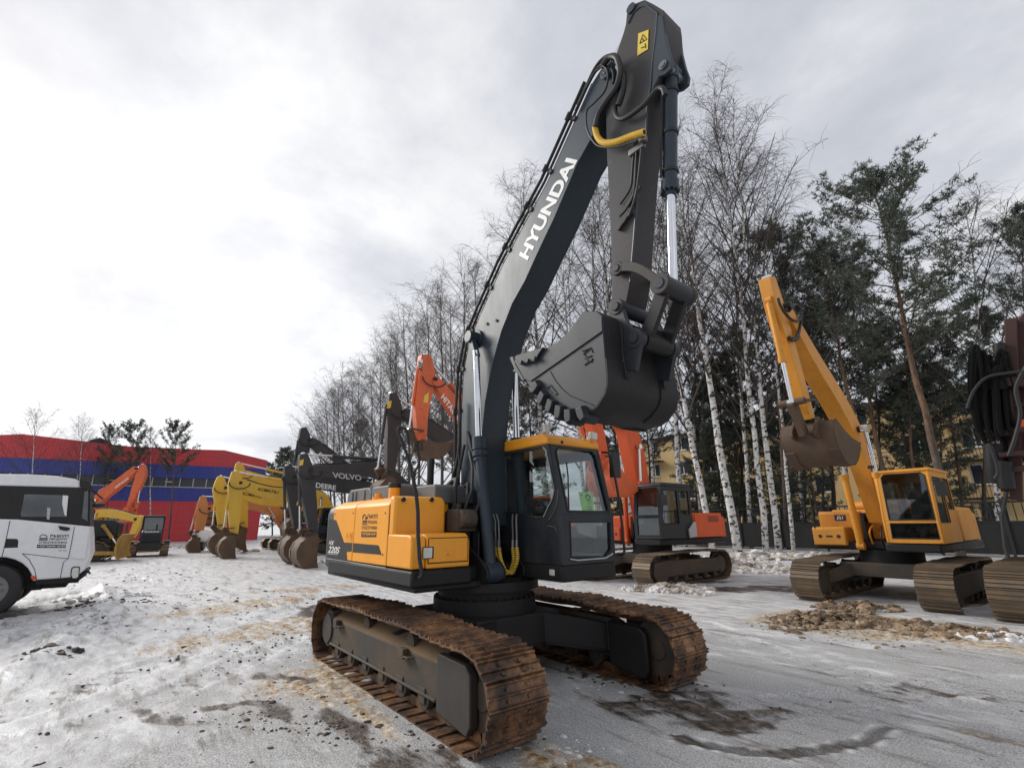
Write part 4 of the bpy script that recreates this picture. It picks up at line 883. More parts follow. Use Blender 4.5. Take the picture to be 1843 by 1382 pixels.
        if btm:
            bk, lp = bucket_gen(root, hinge, bang, bsize, bwd, btm)
            if bc:
                kn = arm[-1]+(arm[0]-arm[-1]).normalized()*.42+fn*.52
                ram(root, arm[0].lerp(arm[-1], .16)+fn*(aw[0]*.5+.06), kn, .62, .068, .042, pm if not armm else armm, 'bucket_cylinder')
                for s in (-1, 1):
                    mb = MB(); e = arm[-1]+(arm[0]-arm[-1]).normalized()*.38; mb.beam(e+Vector((0, s*.21, 0)), kn+Vector((0, s*.21, 0)), .05, .13, (0, 1, 0)); mb.build('side_link', btm, root)
                mb = MB(); mb.beam(kn, lp, .28, .11, (0, 1, 0)); mb.cyl(kn-Vector((0, .25, 0)), kn+Vector((0, .25, 0)), .07, 14); mb.build('push_link', btm, root)
        k.arm = A
    k.boom = B; LOCAL[0] = False
    return k
def ktext(k, txt, A, B, C, mat, y=.2235, par=None, bold=.02, shear=0):
    """lettering on the left face of the boom (y > 0), given in picture points"""
    LOCAL[0] = True; o = text_part('lettering', txt, k.at(*A, y), k.at(*B, y), k.at(*C, y), mat, par or k.boom, (0, .002, 0), bold, shear); LOCAL[0] = False; return o
def ksticker(k, pts, mat, y, par, name='warning_sticker'):
    LOCAL[0] = True; mb = MB(); q = [k.at(u, v, y) for u, v in pts]; mb.loft(q, [p+Vector((0, .003, 0)) for p in q]); mb.build(name, mat, par, smooth=0); LOCAL[0] = False
S = R(-90)                                     # heading of the parked rows: towards -y
# orange machine behind the cab
k = mach('crawler_excavator', (-4.6, 9.85, 0), S, 'orange excavator with a black cab right behind the big one, pale paper in its windscreen')
b_ = [k.at(1128, 905), k.at(1136, 806), k.at(1112, 752), k.at(1050, 722)]
b_[0] = Vector((.3, 0, 1.75))
excavator(k, M['orange'], M['cabgrey'], b_, [.55, .72, .5, .34], [k.at(1034, 698), k.at(1050, 722), k.at(1068, 765), k.at(1085, 835)], [.3, .55, .5, .3], k.at(1085, 835), R(-20), M['orange2'], 1.1, .5,
          cabargs=dict(roofm=M['cabgrey'], z1=2.78), tail=M['orange'], tn=48)
LOCAL[0] = True
mb = MB(); rbox(mb, -2.1, -.52, 1.303, 1.33, 1.26, 2.0, .03); sp_ = mb.build('side_panel', M['orange'], k.root, bevel=.01)
mb = MB(); mb.prism([(-.50, 1.28), (-.12, 1.25), (-.10, 1.5), (-.42, 1.72), (-.50, 1.72)], 1, 1.305, 1.36); mb.build('door_step_panel', M['dimwhite'], k.root, bevel=.01)
LOCAL[0] = False
for txt, a, b2, c in (('ВЫКУП', (1237, 947), (1248, 947), (1237, 943)), ('ПРОДАЖА', (1236, 951.5), (1249, 951.5), (1236, 948)), ('СПЕЦТЕХНИКИ', (1235, 955), (1249, 955), (1235, 952)), ('+7(495)646-16-84', (1235, 958.5), (1249, 958.5), (1235, 955.5))):
    ktext(k, txt, a, b2, c, M['ink'], y=1.332, par=sp_)
LOCAL[0] = True; mb = MB()
for i in range(5): mb.box(-1.9, -1.25, 1.33, 1.333, 1.72+i*.04, 1.74+i*.04)
mb.build('vent', M['ink'], sp_); LOCAL[0] = False
K3 = k
nk_ = thing('notice_sheet', (-3.5, 8.7, 1.7), S, 'pale mint notice inside the windscreen of the orange excavator behind the big one', 'notice')
p0 = on(1147, 926, 1, 8.69); p1 = on(1158, 927, 1, 8.69); p2 = on(1158, 943, 1, 8.68); p3 = on(1147, 942, 1, 8.68)
mb = MB(); mb.loft([p0, p1, p2, p3], [p+Vector((0, .003, 0)) for p in (p0, p1, p2, p3)]); mb.build('paper', M['mint'], nk_, smooth=0)
mb = MB(); c = (p0+p1+p2+p3)/4; mb.box(c.x-.05, c.x+.05, c.y-.006, c.y-.003, c.z+.05, c.z+.1); mb.build('printed_lines', M['ink'], nk_, smooth=0)
# right-hand yellow machine
k = mach('crawler_excavator', (1.6, 10.65, 0), S, 'golden yellow excavator at the right with raised boom and brown bucket hanging beside it')
b_ = [k.at(1556, 925), k.at(1528, 775), k.at(1450, 640), k.at(1402, 556)]; b_[0] = Vector((.25, 0, 1.75))
a_ = [k.at(1380, 502), k.at(1394, 552), k.at(1425, 660), k.at(1452, 755)]
excavator(k, M['ryellow'], M['ryellow'], b_, [.48, .58, .44, .30], a_, [.30, .44, .36, .24], k.at(1455, 766), R(-38), M['dirtysteel'], 1.04, .52, hbw=.18, haw=.125, tmat=M['oldtrack'], tn=48,
          cabargs=dict(z1=2.74, roof_t=.08, front_split=.30, gm=glass('smoked cab glass', (.40, .45, .45), .9)))
LOCAL[0] = True
mb = MB(); mb.prism([(-.95, 1.72), (-.70, 1.72), (-.70, 1.86), (-.95, 1.86)], 0, .302, .306); d_ = mb.build('number_plate', plain('blue black plate', (.02, .02, .05), .4), k.root)
text_part('lettering', 'Д1', Vector((.309, -.90, 1.75)), Vector((.309, -.76, 1.75)), Vector((.309, -.90, 1.83)), M['white'], d_, bold=.02)
LOCAL[0] = False
LOCAL[0] = True
for pth, r_ in (([(.6, .18, 1.3), (.75, .2, 1.5), (.62, .22, 1.7), (.35, .24, 1.75)], .02), ([(.7, -.12, 1.2), (.85, -.1, 1.45), (.7, -.05, 1.6), (.45, 0, 1.5)], .02), ([(.72, .1, 1.15), (.9, .12, 1.35), (.72, .12, 1.6)], .018)):
    mb = MB(); mb.tube(smoothp([Vector(p) for p in pth], [1]*len(pth))[0], r_, 8); mb.build('hose', M['ryellow'] if r_ > .019 else M['hose'], k.root)
for i in range(4):
    y_ = .15+.02*i; P = [k.at(u, v, y_) for u, v in ((1412+i*3, 560), (1424+i*3, 548), (1436+i*2, 562), (1440, 590), (1434-i*2, 612), (1420, 606))]; mb = MB(); mb.tube(smoothp(P, [1]*6)[0], .024, 8); mb.build('hose', M['hose'], k.root)
for y_ in (-.55, .3):
    mb = MB(); p_ = [Vector((1.22, y_, 2.80)), Vector((1.22, y_, 2.86))]; mb.cyl(p_[0], p_[1], .012, 6); mb.box(1.2, 1.28, y_-.05, y_+.05, 2.86, 2.93); mb.build('work_lamp', M['ink'], k.root, bevel=.01)
LOCAL[0] = False
KY = k
# row on the far side, seen broadside: [x, y, look, boom px, ...]
k = mach('crawler_excavator', (-11.5, 11.2, 0), S, 'orange-red excavator beyond the tall boom, striped patch on its arm')
b_ = [Vector((.3, 0, 1.8)), k.at(880, 800), k.at(826, 742), k.at(779, 684)]
a_ = [k.at(764, 640), k.at(766, 680), k.at(757, 735), k.at(757, 794)]
excavator(k, M['orange2'], M['cabgrey'], b_, [.55, .78, .66, .36], a_, [.42, .78, .60, .34], k.at(758, 797), R(-58), M['dirtysteel'], .95, .5)
ktext(k, 'HITACHI', (793, 716), (824, 759), (799, 708), M['white'])
ksticker(k, [(764, 712), (772, 706), (770, 725), (762, 724)], M['sticker'], .174, k.arm)
ksticker(k, [(753, 648), (761, 647), (759, 662), (752, 664)], M['white'], .174, k.arm, 'striped_patch')
for i in range(3): ksticker(k, [(753, 650+i*5), (760, 655+i*5), (760, 658+i*5), (753, 653+i*5)], M['ink'], .178, k.arm, 'stripe')
k = mach('crawler_excavator', (-14.2, 11.6, 0), S, 'dark grey excavator with yellow sticker on its arm, just left of the orange-red arm')
b_ = [Vector((.3, 0, 1.8)), k.at(830, 820), k.at(770, 770), k.at(722, 742)]
excavator(k, M['volvo'], M['cabgrey'], b_, [.55, .72, .6, .36], [k.at(704, 708), k.at(709, 738), k.at(705, 800), k.at(700, 862)], [.30, .68, .56, .3], k.at(700, 864), R(20), M['dirtysteel'], 1.15, .55)
ksticker(k, [(698, 722), (705, 721), (703, 734), (696, 735)], M['sticker'], .174, k.arm)
k = mach('crawler_excavator', (-17.3, 9.2, 0), S, 'dark grey excavator with level boom, nearest of the left row, bucket on snow')
b_ = [Vector((.3, 0, 1.9)), k.at(690, 852), k.at(610, 848), k.at(557, 847)]
excavator(k, M['volvo'], M['cabgrey'], b_, [.55, .74, .62, .42], [k.at(545, 817), k.at(550, 850), k.at(557, 905), k.at(564, 966)], [.30, .66, .56, .3], k.at(564, 968), R(28), M['dirtysteel'], 1.25, .6)
ktext(k, 'VOLVO', (599, 860), (651, 865), (598, 849.5), M['dimwhite'], bold=.03)
ksticker(k, [(540, 828), (547, 826), (545, 837), (538, 838)], M['sticker'], .174, k.arm)
k = mach('crawler_excavator', (-19.8, 9.4, 0), S, 'charcoal excavator second of the left row, white lettering low on its level boom')
b_ = [Vector((.3, 0, 1.9)), k.at(680, 886), k.at(590, 872), k.at(528, 858)]
excavator(k, M['volvo'], M['cabgrey'], b_, [.55, .72, .6, .36], [k.at(516, 838), k.at(524, 862), k.at(531, 915), k.at(537, 962)], [.30, .6, .5, .28], k.at(537, 964), R(24), M['dirtysteel'], 1.2, .55)
ktext(k, 'DEERE', (568, 877), (604, 882.5), (569, 868), M['white'], bold=.03)
ksticker(k, [(535, 902), (540, 900), (538, 908), (533, 909)], M['sticker'], .174, k.arm)
k = mach('crawler_excavator', (-22.5, 10.4, 0), S, 'charcoal excavator third of the left row with boom raised to a sharp peak')
b_ = [Vector((.3, 0, 1.9)), k.at(640, 868), k.at(595, 825), k.at(556, 792)]
excavator(k, M['volvo'], M['cabgrey'], b_, [.55, .72, .62, .36], [k.at(545, 770), k.at(547, 795), k.at(540, 860), k.at(534, 930)], [.28, .66, .5, .28], k.at(534, 932), R(20), M['dirtysteel'], 1.15, .5)
ktext(k, 'DEERE', (573, 819), (597, 837), (576, 813), M['white'], bold=.03)
k = mach('crawler_excavator', (-27, 6.9, 0), S, 'chrome yellow excavator with level boom, front one of the three yellow ones')
b_ = [Vector((.3, 0, 1.8)), k.at(575, 896), k.at(490, 888), k.at(432, 869)]
excavator(k, M['komatsu'], M['cabgrey'], b_, [.55, .8, .72, .42], [k.at(423, 848), k.at(424, 872), k.at(422, 920), k.at(421, 962)], [.30, .80, .62, .36], k.at(421, 966), R(26), M['dirtysteel'], 1.2, .55, tn=36)
ktext(k, 'KOMATSU', (463.5, 882.5), (501, 889), (465, 877), M['ink'], bold=.03, shear=.2)
k = mach('crawler_excavator', (-29.7, 6.9, 0), S, 'chrome yellow excavator with level boom, middle one of the three yellow ones')
b_ = [Vector((.3, 0, 1.8)), k.at(560, 908), k.at(470, 898), k.at(405, 878)]
excavator(k, M['komatsu'], M['cabgrey'], b_, [.55, .8, .70, .42], [k.at(397, 857), k.at(396, 880), k.at(399, 920), k.at(400, 956)], [.28, .80, .62, .34], k.at(400, 960), R(26), M['dirtysteel'], 1.15, .5, tn=36)
ktext(k, 'KOMATSU', (436, 890.5), (472, 897), (437, 885), M['ink'], bold=.03, shear=.2)
k = mach('crawler_excavator', (-32.4, 8.3, 0), S, 'chrome yellow excavator behind the other two yellow ones, boom tip peeping over them')
b_ = [Vector((.3, 0, 1.8)), k.at(560, 880), k.at(490, 868), k.at(440, 852)]
excavator(k, M['komatsu'], M['cabgrey'], b_, [.55, .8, .72, .42], [k.at(429, 833), k.at(432, 856), k.at(436, 905), k.at(440, 950)], [.28, .8, .62, .36], k.at(440, 954), R(26), M['dirtysteel'], 1.1, .5, tn=36)
k = mach('crawler_excavator', (-35.4, 7.0, 0), S, 'pale orange excavator with arched boom at the left end of the parked row')
b_ = [Vector((.3, 0, 1.8)), k.at(482, 914), k.at(440, 908), k.at(376, 915)]
excavator(k, M['case'], M['cabgrey'], b_, [.55, .85, .70, .42], [k.at(365, 893), k.at(364, 918), k.at(360, 945), k.at(357, 966)], [.30, .8, .6, .36], k.at(357, 968), R(20), M['dirtysteel'], 1.1, .5, tn=36)
ksticker(k, [(440, 912), (447, 911.5), (446, 917), (439, 917.5)], M['white'], .2235, k.boom, 'badge')
# far machine turned the other way, in front of the hall
hd = math.atan2(RT.y, RT.x)
k = mach('crawler_excavator', on_plane(140, 960, CAM+FW*40, FW).xy.to_3d()*1, hd, 'faded orange excavator before the red hall, boom rising behind the truck')
b_ = [Vector((.3, 0, 1.8)), k.at(178, 900), k.at(215, 870), k.at(247, 843)]
excavator(k, M['orange2'], M['orange2'], b_, [.6, .9, .8, .5], [k.at(257, 836), k.at(255, 855), k.at(244, 885), k.at(234, 912)], [.3, .85, .6, .36], k.at(234, 914), R(-20), M['orange2'], 1.3, .5, tracks=True, tn=30, cabargs=dict(inner=False))
LOCAL[0] = True; text_part('lettering', 'HITACHI', k.at(208, 879, -.224), k.at(232, 862, -.224), k.at(206.5, 876, -.224), M['white'], k.boom, (0, -.002, 0), .03); LOCAL[0] = False

k = mach('crawler_excavator', on_plane(150, 960, CAM+FW*35, FW).xy.to_3d()*1, hd, 'yellow excavator with low boom half hidden behind the muddy bulldozer')
b_ = [Vector((.3, 0, 1.7)), k.at(178, 925), k.at(215, 926), k.at(247, 934)]
excavator(k, M['komatsu'], M['komatsu'], b_, [.5, .6, .55, .4], [k.at(255, 928), k.at(250, 938), k.at(244, 952), k.at(237, 966)], [.3, .55, .45, .3], k.at(237, 966), R(0), None, tracks=True, tn=30, cabargs=dict(inner=False), acyl=False)
wl_ = thing('wheel_loader', (-36.6, 1.4, 0), R(-20), 'white machine with slatted bonnet parked behind the pale orange arm', 'loader'); LOCAL[0] = True
mb = MB(); mb.prism([(-1.2, .7), (1.6, .7), (1.7, 1.0), (1.55, 1.45), (-.2, 1.75), (-1.2, 1.75)], 1, -.75, .75); bd_ = mb.build('bonnet', M['white2'], wl_, bevel=.06)
for i in range(7): mb = MB(); mb.beam((.3+i*.15, .755, .85), (.42+i*.15, .755, 1.35), .012, .06, (0, 1, 0)); mb.build('vent_slat', M['ink'], bd_)
for x in (-1.0, 1.1):
    for s_ in (-1, 1): mb = MB(); mb.cyl((x, s_*.5, .5), (x, s_*.85, .5), .5, 24); mb.build('wheel', M['rubber'], wl_, bevel=.06)
LOCAL[0] = False
cab(wl_, -1.5, -.1, -.25, -.7, .7, 1.76, 3.0, M['black'], M['white2'], M['darkglass'], inner=False)
# ---------------------------------------------------------------- ground
I4 = Matrix.Identity(4); ORI[0] = I4
def fbm(x, y, s, o=4): return noise.fractal(Vector((x*s, y*s, 3.7)), 1.0, 2.0, o)
def ell(x, y, cx, cy_, rx, ry, a=0):
    dx, dy = x-cx, y-cy_; c, s = math.cos(a), math.sin(a); u, v = (dx*c+dy*s)/rx, (-dx*s+dy*c)/ry
    return max(0.0, 1-(u*u+v*v))
def gp(u, v): p = on(u, v, 2, 0.0); return (p.x, p.y)
def seg_d(x, y, a, b):
    dx, dy = b[0]-a[0], b[1]-a[1]; t = max(0, min(1, ((x-a[0])*dx+(y-a[1])*dy)/(dx*dx+dy*dy))); return math.hypot(x-a[0]-dx*t, y-a[1]-dy*t)
BROWN = [(gp(560, 1235), 1.0, .8, 0), (gp(620, 1180), .9, .5, 0), (gp(500, 1130), 2.4, .8, 1.9), (gp(440, 1090), 2.6, .9, 1.9), (gp(560, 1060), 2.2, .8, 1.4), (gp(600, 1215), .8, .5, 0), (gp(700, 1290), .8, .3, 0),
         (gp(1500, 1120), 1.9, 1.6, .6), (gp(1700, 1150), 1.4, .8, 0), (gp(1000, 1365), .6, .4, 0)]
MUD = [(gp(1510, 1120), 1.5, 1.0, .7), (gp(430, 1285), .55, .16, .6), (gp(600, 1300), .6, .25, 0), (gp(1210, 1262), .75, .38, 1.0), (gp(1300, 1285), .7, .35, 1.2), (gp(1370, 1058), 2.2, .9, .9), (gp(1250, 1045), 1.6, .5, .9), (gp(1120, 1215), .6, .3, .6), (gp(560, 1100), 1.3, .5, 0), (gp(640, 1330), .5, .2, 0), (gp(800, 1385), .8, .25, .3),
       (gp(300, 1290), .7, .12, .5), (gp(520, 1215), .6, .15, .5)]
ARC = [gp(u, v) for u, v in ((1222, 1328), (1270, 1340), (1330, 1352), (1400, 1357), (1470, 1351), (1530, 1340), (1560, 1334), (1580, 1322), (1592, 1310))]
RUT = [[gp(20, 1095), gp(100, 1072), gp(150, 1062)], [gp(0, 1112), gp(90, 1092), gp(150, 1082)]]
TREAD = [[gp(u, v) for u, v in L_] for L_ in ([(215, 1000), (290, 1020), (380, 1045), (470, 1062), (600, 1075)], [(180, 1022), (270, 1048), (370, 1072), (480, 1092)], [(0, 1290), (150, 1240), (320, 1180), (470, 1120), (600, 1062)], [(0, 1345), (200, 1290), (380, 1215), (520, 1150)], [(1000, 1340), (1200, 1300), (1420, 1270), (1700, 1240), (1843, 1230)], [(1260, 1120), (1400, 1180), (1600, 1225), (1843, 1260)], [(240, 1382), (420, 1330), (620, 1340), (830, 1382)])]
TB = [(min(p[0] for p in t)-.4, max(p[0] for p in t)+.4, min(p[1] for p in t)-.4, max(p[1] for p in t)+.4) for t in TREAD]
BANK = [gp(u, v) for u, v in ((165, 1040), (190, 1075), (195, 1098), (170, 1120), (120, 1150), (80, 1185), (20, 1225))]
def gh(x, y):
    h = .05*fbm(x, y, .12, 3) + .012*fbm(x, y, 1.3, 3)
    d = math.hypot(x, y); h *= min(1, max(.12, (d-2.5)/6))
    b = min(seg_d(x, y, BANK[i], BANK[i+1]) for i in range(len(BANK)-1)) if -14 < x < 0 and -9 < y < 0 else 9
    if b < .9: h += .16*(1-b/.9)**2*(.7+.8*fbm(x, y, 2.2, 4))
    return h
nx = []; x = 0.0
half = [0.0]; step = .055
while half[-1] < 600:
    if half[-1] > 8.5: step *= 1.065
    half.append(half[-1]+step)
xs = [2.0-h for h in half[:0:-1]]+[2.0+h for h in half]; ys = [0.6-h for h in half[:0:-1]]+[0.6+h for h in half]
verts = []; A_b = []; A_m = []; A_s = []; A_w = []
for y in ys:
    for x in xs:
        far = abs(x) > 40 or abs(y) > 40
        if far: verts.append((x, y, -.0)); A_b.append(0); A_m.append(.05); A_s.append(.9); A_w.append(0); continue
        z = gh(x, y); bn = 0; md = 0
        j = .35*fbm(x, y, 1.1, 4); jx, jy = x+j, y+.35*fbm(x+9, y, 1.1, 4)
        for (c, rx, ry, a) in BROWN: bn = max(bn, ell(jx, jy, c[0], c[1], rx, ry, a))
        for (c, rx, ry, a) in MUD: md = max(md, ell(jx, jy, c[0], c[1], rx, ry, a))
        d = (Vector((x, y))-CAM.xy).dot(FW.xy.normalized()); lat = (Vector((x, y))-CAM.xy).dot(Vector((FW.y, -FW.x)).normalized())
        sn = min(1, max(.1, (d-4.5)/6)); sn = max(sn, min(1, max(0, (-lat-1.6)/3.0))*.85)
        if lat > 1 and d < 12: sn = max(.12, sn*.7)
        wv = 0; arc = min(seg_d(x, y, ARC[i], ARC[i+1]) for i in range(len(ARC)-1)) if 2 < x < 6 and -3 < y < 3 else 9
        if arc < .07: wv = 1; z -= .012*(1-arc/.07); md = max(md, .32)
        elif arc < .10: z += .006; sn = max(sn, .7)
        for r_ in RUT:
            dd = min(seg_d(x, y, r_[i], r_[i+1]) for i in range(len(r_)-1)) if -14 < x < -5 and -8 < y < -1 else 9
            if dd < .22: z -= .06; wv = 1
        for t_, bb_ in zip(TREAD, TB):
            if not (bb_[0] < x < bb_[1] and bb_[2] < y < bb_[3]): continue
            best = 9; along = 0; acc = 0
            for i in range(len(t_)-1):
                a_, c_ = t_[i], t_[i+1]; dx, dy = c_[0]-a_[0], c_[1]-a_[1]; ln = math.hypot(dx, dy); tt = max(0, min(1, ((x-a_[0])*dx+(y-a_[1])*dy)/(ln*ln))); dd = math.hypot(x-a_[0]-dx*tt, y-a_[1]-dy*tt)
                if dd < best: best = dd; along = acc+ln*tt
                acc += ln
            wob = .05*fbm(x, y, 1.7, 3); dd = best+wob
            if dd < .26:
                k_ = max(0, fbm(x+5, y, .5, 3)+.55); z -= .016*k_; sq = math.sin(along*26+dd*9); z += .007*sq*k_; md = max(md, (.20+.22*max(0, sq))*min(1, k_))
            elif dd < .34: z += .014*max(0, fbm(x+5, y, .5, 3)+.55); sn = min(1, sn+.2)
        # churned grouser marks in the mud
        if md > .1 and x > -1 and x < 4.6 and y > .2: q_ = (-.785*x+.62*y)*24+2.2*fbm(x, y, .8, 3); z += .010*math.sin(q_)*min(1, md*2); md = md*(.82+.30*math.sin(q_))
        if bn > .05: z += .028*bn*abs(fbm(x, y, 5, 4))*1.6
        verts.append((x, y, z)); A_b.append(min(1, bn*1.7)); A_m.append(max(0, min(1, md*1.8))); A_s.append(sn); A_w.append(wv)
nx_ = len(xs); faces = [(j*nx_+i, j*nx_+i+1, (j+1)*nx_+i+1, (j+1)*nx_+i) for j in range(len(ys)-1) for i in range(nx_-1)]
me = bpy.data.meshes.new('ground'); me.from_pydata(verts, [], faces)
for nm, arr in (('brown', A_b), ('mud', A_m), ('snowy', A_s), ('wet', A_w)):
    at = me.attributes.new(nm, 'FLOAT', 'POINT'); at.data.foreach_set('value', arr)
me.polygons.foreach_set('use_smooth', [True]*len(me.polygons))
m, nt, b = mat_new('icy ground'); me.materials.append(m)
go = bpy.data.objects.new('ground', me); col.objects.link(go); bx(go, 'grey trodden ice and snow of the yard with brown mud stains', 'ground', kind='structure')
def attr(n):
    a = nt.nodes.new('ShaderNodeAttribute'); a.attribute_name = n; return a.outputs['Fac']
def mth(op, a, b_, clamp=False):
    q = nt.nodes.new('ShaderNodeMath'); q.operation = op; q.use_clamp = clamp
    for i, v in enumerate((a, b_)):
        if isinstance(v, (int, float)): q.inputs[i].default_value = v
        else: nt.links.new(v, q.inputs[i])
    return q.outputs[0]
st = (.62, .785, 1)
def stretch_noise(scale, detail, rough, sx, sy):
    t = nt.nodes.new('ShaderNodeTexNoise'); t.inputs['Scale'].default_value = scale; t.inputs['Detail'].default_value = detail; t.inputs['Roughness'].default_value = rough
    c = nt.nodes.new('ShaderNodeTexCoord'); mp = nt.nodes.new('ShaderNodeMapping'); mp.inputs['Rotation'].default_value = (0, 0, R(-50)); mp.inputs['Scale'].default_value = (sx, sy, 1)
    nt.links.new(c.outputs['Object'], mp.inputs[0]); nt.links.new(mp.outputs[0], t.inputs['Vector']); return t.outputs[0]
big = stretch_noise(.55, 8, .62, 1, 1.6); mid = stretch_noise(2.6, 9, .68, .7, 1.8); fine = noise_n(nt, 62, 5, .76); grit = noise_n(nt, 95, 3, .75)
ice = ramp_n(nt, fine, [(.33, (.13, .128, .125)), (.43, (.31, .308, .305)), (.51, (.46, .458, .455)), (.59, (.61, .608, .605)), (.68, (.79, .785, .78))])
snow = ramp_n(nt, mid, [(.30, (.42, .415, .41)), (.44, (.66, .658, .66)), (.60, (.87, .87, .875))])
snow = mixc(nt, val_ramp(nt, fine, .56, .36), snow, mixc(nt, .45, snow, (.22, .215, .21)))
sf = mth('ADD', mth('MULTIPLY', attr('snowy'), .95), mth('MULTIPLY', mth('SUBTRACT', big, .5), 2.2))
sf = mth('ADD', mth('ADD', sf, mth('MULTIPLY', mth('SUBTRACT', mid, .5), 1.7)), mth('MULTIPLY', mth('SUBTRACT', fine, .5), .8))
c = mixc(nt, val_ramp(nt, sf, .22, .85), ice, snow)
c = mixc(nt, mth('MULTIPLY', val_ramp(nt, grit, .57, .68), .45), c, (.05, .043, .036))
drk = stretch_noise(1.7, 10, .75, .40, 2.4); drk2 = stretch_noise(4.5, 8, .74, .35, 1.6)
c = mixc(nt, mth('MULTIPLY', val_ramp(nt, drk, .53, .625), .78), c, mixc(nt, fine, (.05, .042, .034), (.26, .235, .21)))
c = mixc(nt, mth('MULTIPLY', val_ramp(nt, drk2, .62, .70), .6), c, (.09, .078, .066))
bnoise = noise_n(nt, 9, 9, .74)
bcol = ramp_n(nt, bnoise, [(.32, (.045, .030, .018)), (.42, (.20, .12, .052)), (.49, (.42, .29, .15)), (.56, (.62, .54, .43)), (.66, (.76, .74, .71))])
bb = mth('ADD', mth('MULTIPLY', mth('SUBTRACT', drk, .5), 3.6), mth('MULTIPLY', mth('SUBTRACT', drk2, .5), 2.4))
c = mixc(nt, val_ramp(nt, mth('ADD', mth('MULTIPLY', attr('brown'), .9), mth('ADD', mth('MULTIPLY', mth('SUBTRACT', bnoise, .5), 1.6), bb)), .44, 1.08), c, bcol)
mcol = ramp_n(nt, bnoise, [(.36, (.022, .016, .012)), (.50, (.07, .052, .038)), (.62, (.20, .165, .13)), (.72, (.42, .40, .38))])
mfac = val_ramp(nt, mth('ADD', attr('mud'), mth('ADD', mth('MULTIPLY', mth('SUBTRACT', mid, .5), 2.2), mth('MULTIPLY', bb, .6))), .45, 1.0)
c = mixc(nt, mfac, c, mcol)
c = mixc(nt, mth('MULTIPLY', attr('wet'), .6), c, (.045, .038, .032))
nt.links.new(c, b.inputs['Base Color'])
rg = nt.nodes.new('ShaderNodeMapRange'); nt.links.new(mth('MAXIMUM', mth('MAXIMUM', mth('MULTIPLY', mfac, .8), attr('wet')), mth('MULTIPLY', val_ramp(nt, sf, .75, .2), .65)), rg.inputs[0]); rg.inputs[3].default_value = .52; rg.inputs[4].default_value = .24
nt.links.new(rg.outputs[0], b.inputs['Roughness'])
hh = mth('ADD', mth('MULTIPLY', fine, .9), mth('MULTIPLY', bnoise, 1.0)); bump(nt, b, mth('ADD', hh, mth('ADD', mth('MULTIPLY', drk, 1.0), mth('MULTIPLY', grit, .25))), .6, .028)

# clods, stones and snow heaps
def scatter(name, label, cat, mat, spots, seed):
    random.seed(seed); mb = MB()
    for (cx_, cy_, rx, ry, a, n, s0, s1, hmax) in spots:
        for i in range(n):
            r = math.sqrt(random.random()); t = random.uniform(0, 2*math.pi); u, v = rx*r*math.cos(t), ry*r*math.sin(t)
            x = cx_+u*math.cos(a)-v*math.sin(a); y = cy_+u*math.sin(a)+v*math.cos(a); s = random.uniform(s0, s1)*random.choice((.4, .6, 1)); z = gh(x, y)+hmax*(1-r)*random.random()
            q = bmesh.ops.create_icosphere(mb.bm, subdivisions=1 if s < .04 else 2, radius=1.0); sx, sy, sz = s*random.uniform(.7, 1.4), s*random.uniform(.7, 1.4), s*random.uniform(.4, .8); ph = Vector((random.random()*50, i, 0)); rz = random.uniform(0, 6.28)
            for w_ in q['verts']:
                k_ = 1+.6*noise.noise(w_.co*1.6+ph)+.45*noise.noise(w_.co*4+ph); X, Y = w_.co.x*sx*k_, w_.co.y*sy*k_; w_.co = Vector((x+X*math.cos(rz)-Y*math.sin(rz), y+X*math.sin(rz)+Y*math.cos(rz), z+w_.co.z*sz*k_))
    o = mb.build(name, mat, None, smooth=20, recalc=False); bx(o, label, cat, kind='stuff'); return o
m, nt, b = mat_new('mud clods'); M['clod'] = m
n = noise_n(nt, 9, 6, .7); nt.links.new(ramp_n(nt, n, [(.3, (.020, .016, .012)), (.55, (.075, .055, .038)), (.75, (.20, .16, .12))]), b.inputs['Base Color']); b.inputs['Roughness'].default_value = .7; bump(nt, b, n, .6, .02)
m, nt, b = mat_new('dirty snow lumps'); M['dsnow'] = m
n = noise_n(nt, 2.4, 8, .7); nt.links.new(ramp_n(nt, n, [(.30, (.16, .12, .085)), (.44, (.42, .37, .31)), (.56, (.68, .66, .64)), (.7, (.82, .82, .82))]), b.inputs['Base Color']); b.inputs['Roughness'].default_value = .65; bump(nt, b, noise_n(nt, 16, 6, .7), .6, .03)
m, nt, b = mat_new('brown rubble'); M['rub'] = m
n = noise_n(nt, 4, 8, .7); nt.links.new(ramp_n(nt, n, [(.30, (.045, .032, .022)), (.46, (.16, .105, .062)), (.60, (.34, .25, .16)), (.72, (.52, .46, .40))]), b.inputs['Base Color']); b.inputs['Roughness'].default_value = .75; bump(nt, b, noise_n(nt, 22, 6, .7), .6, .02)
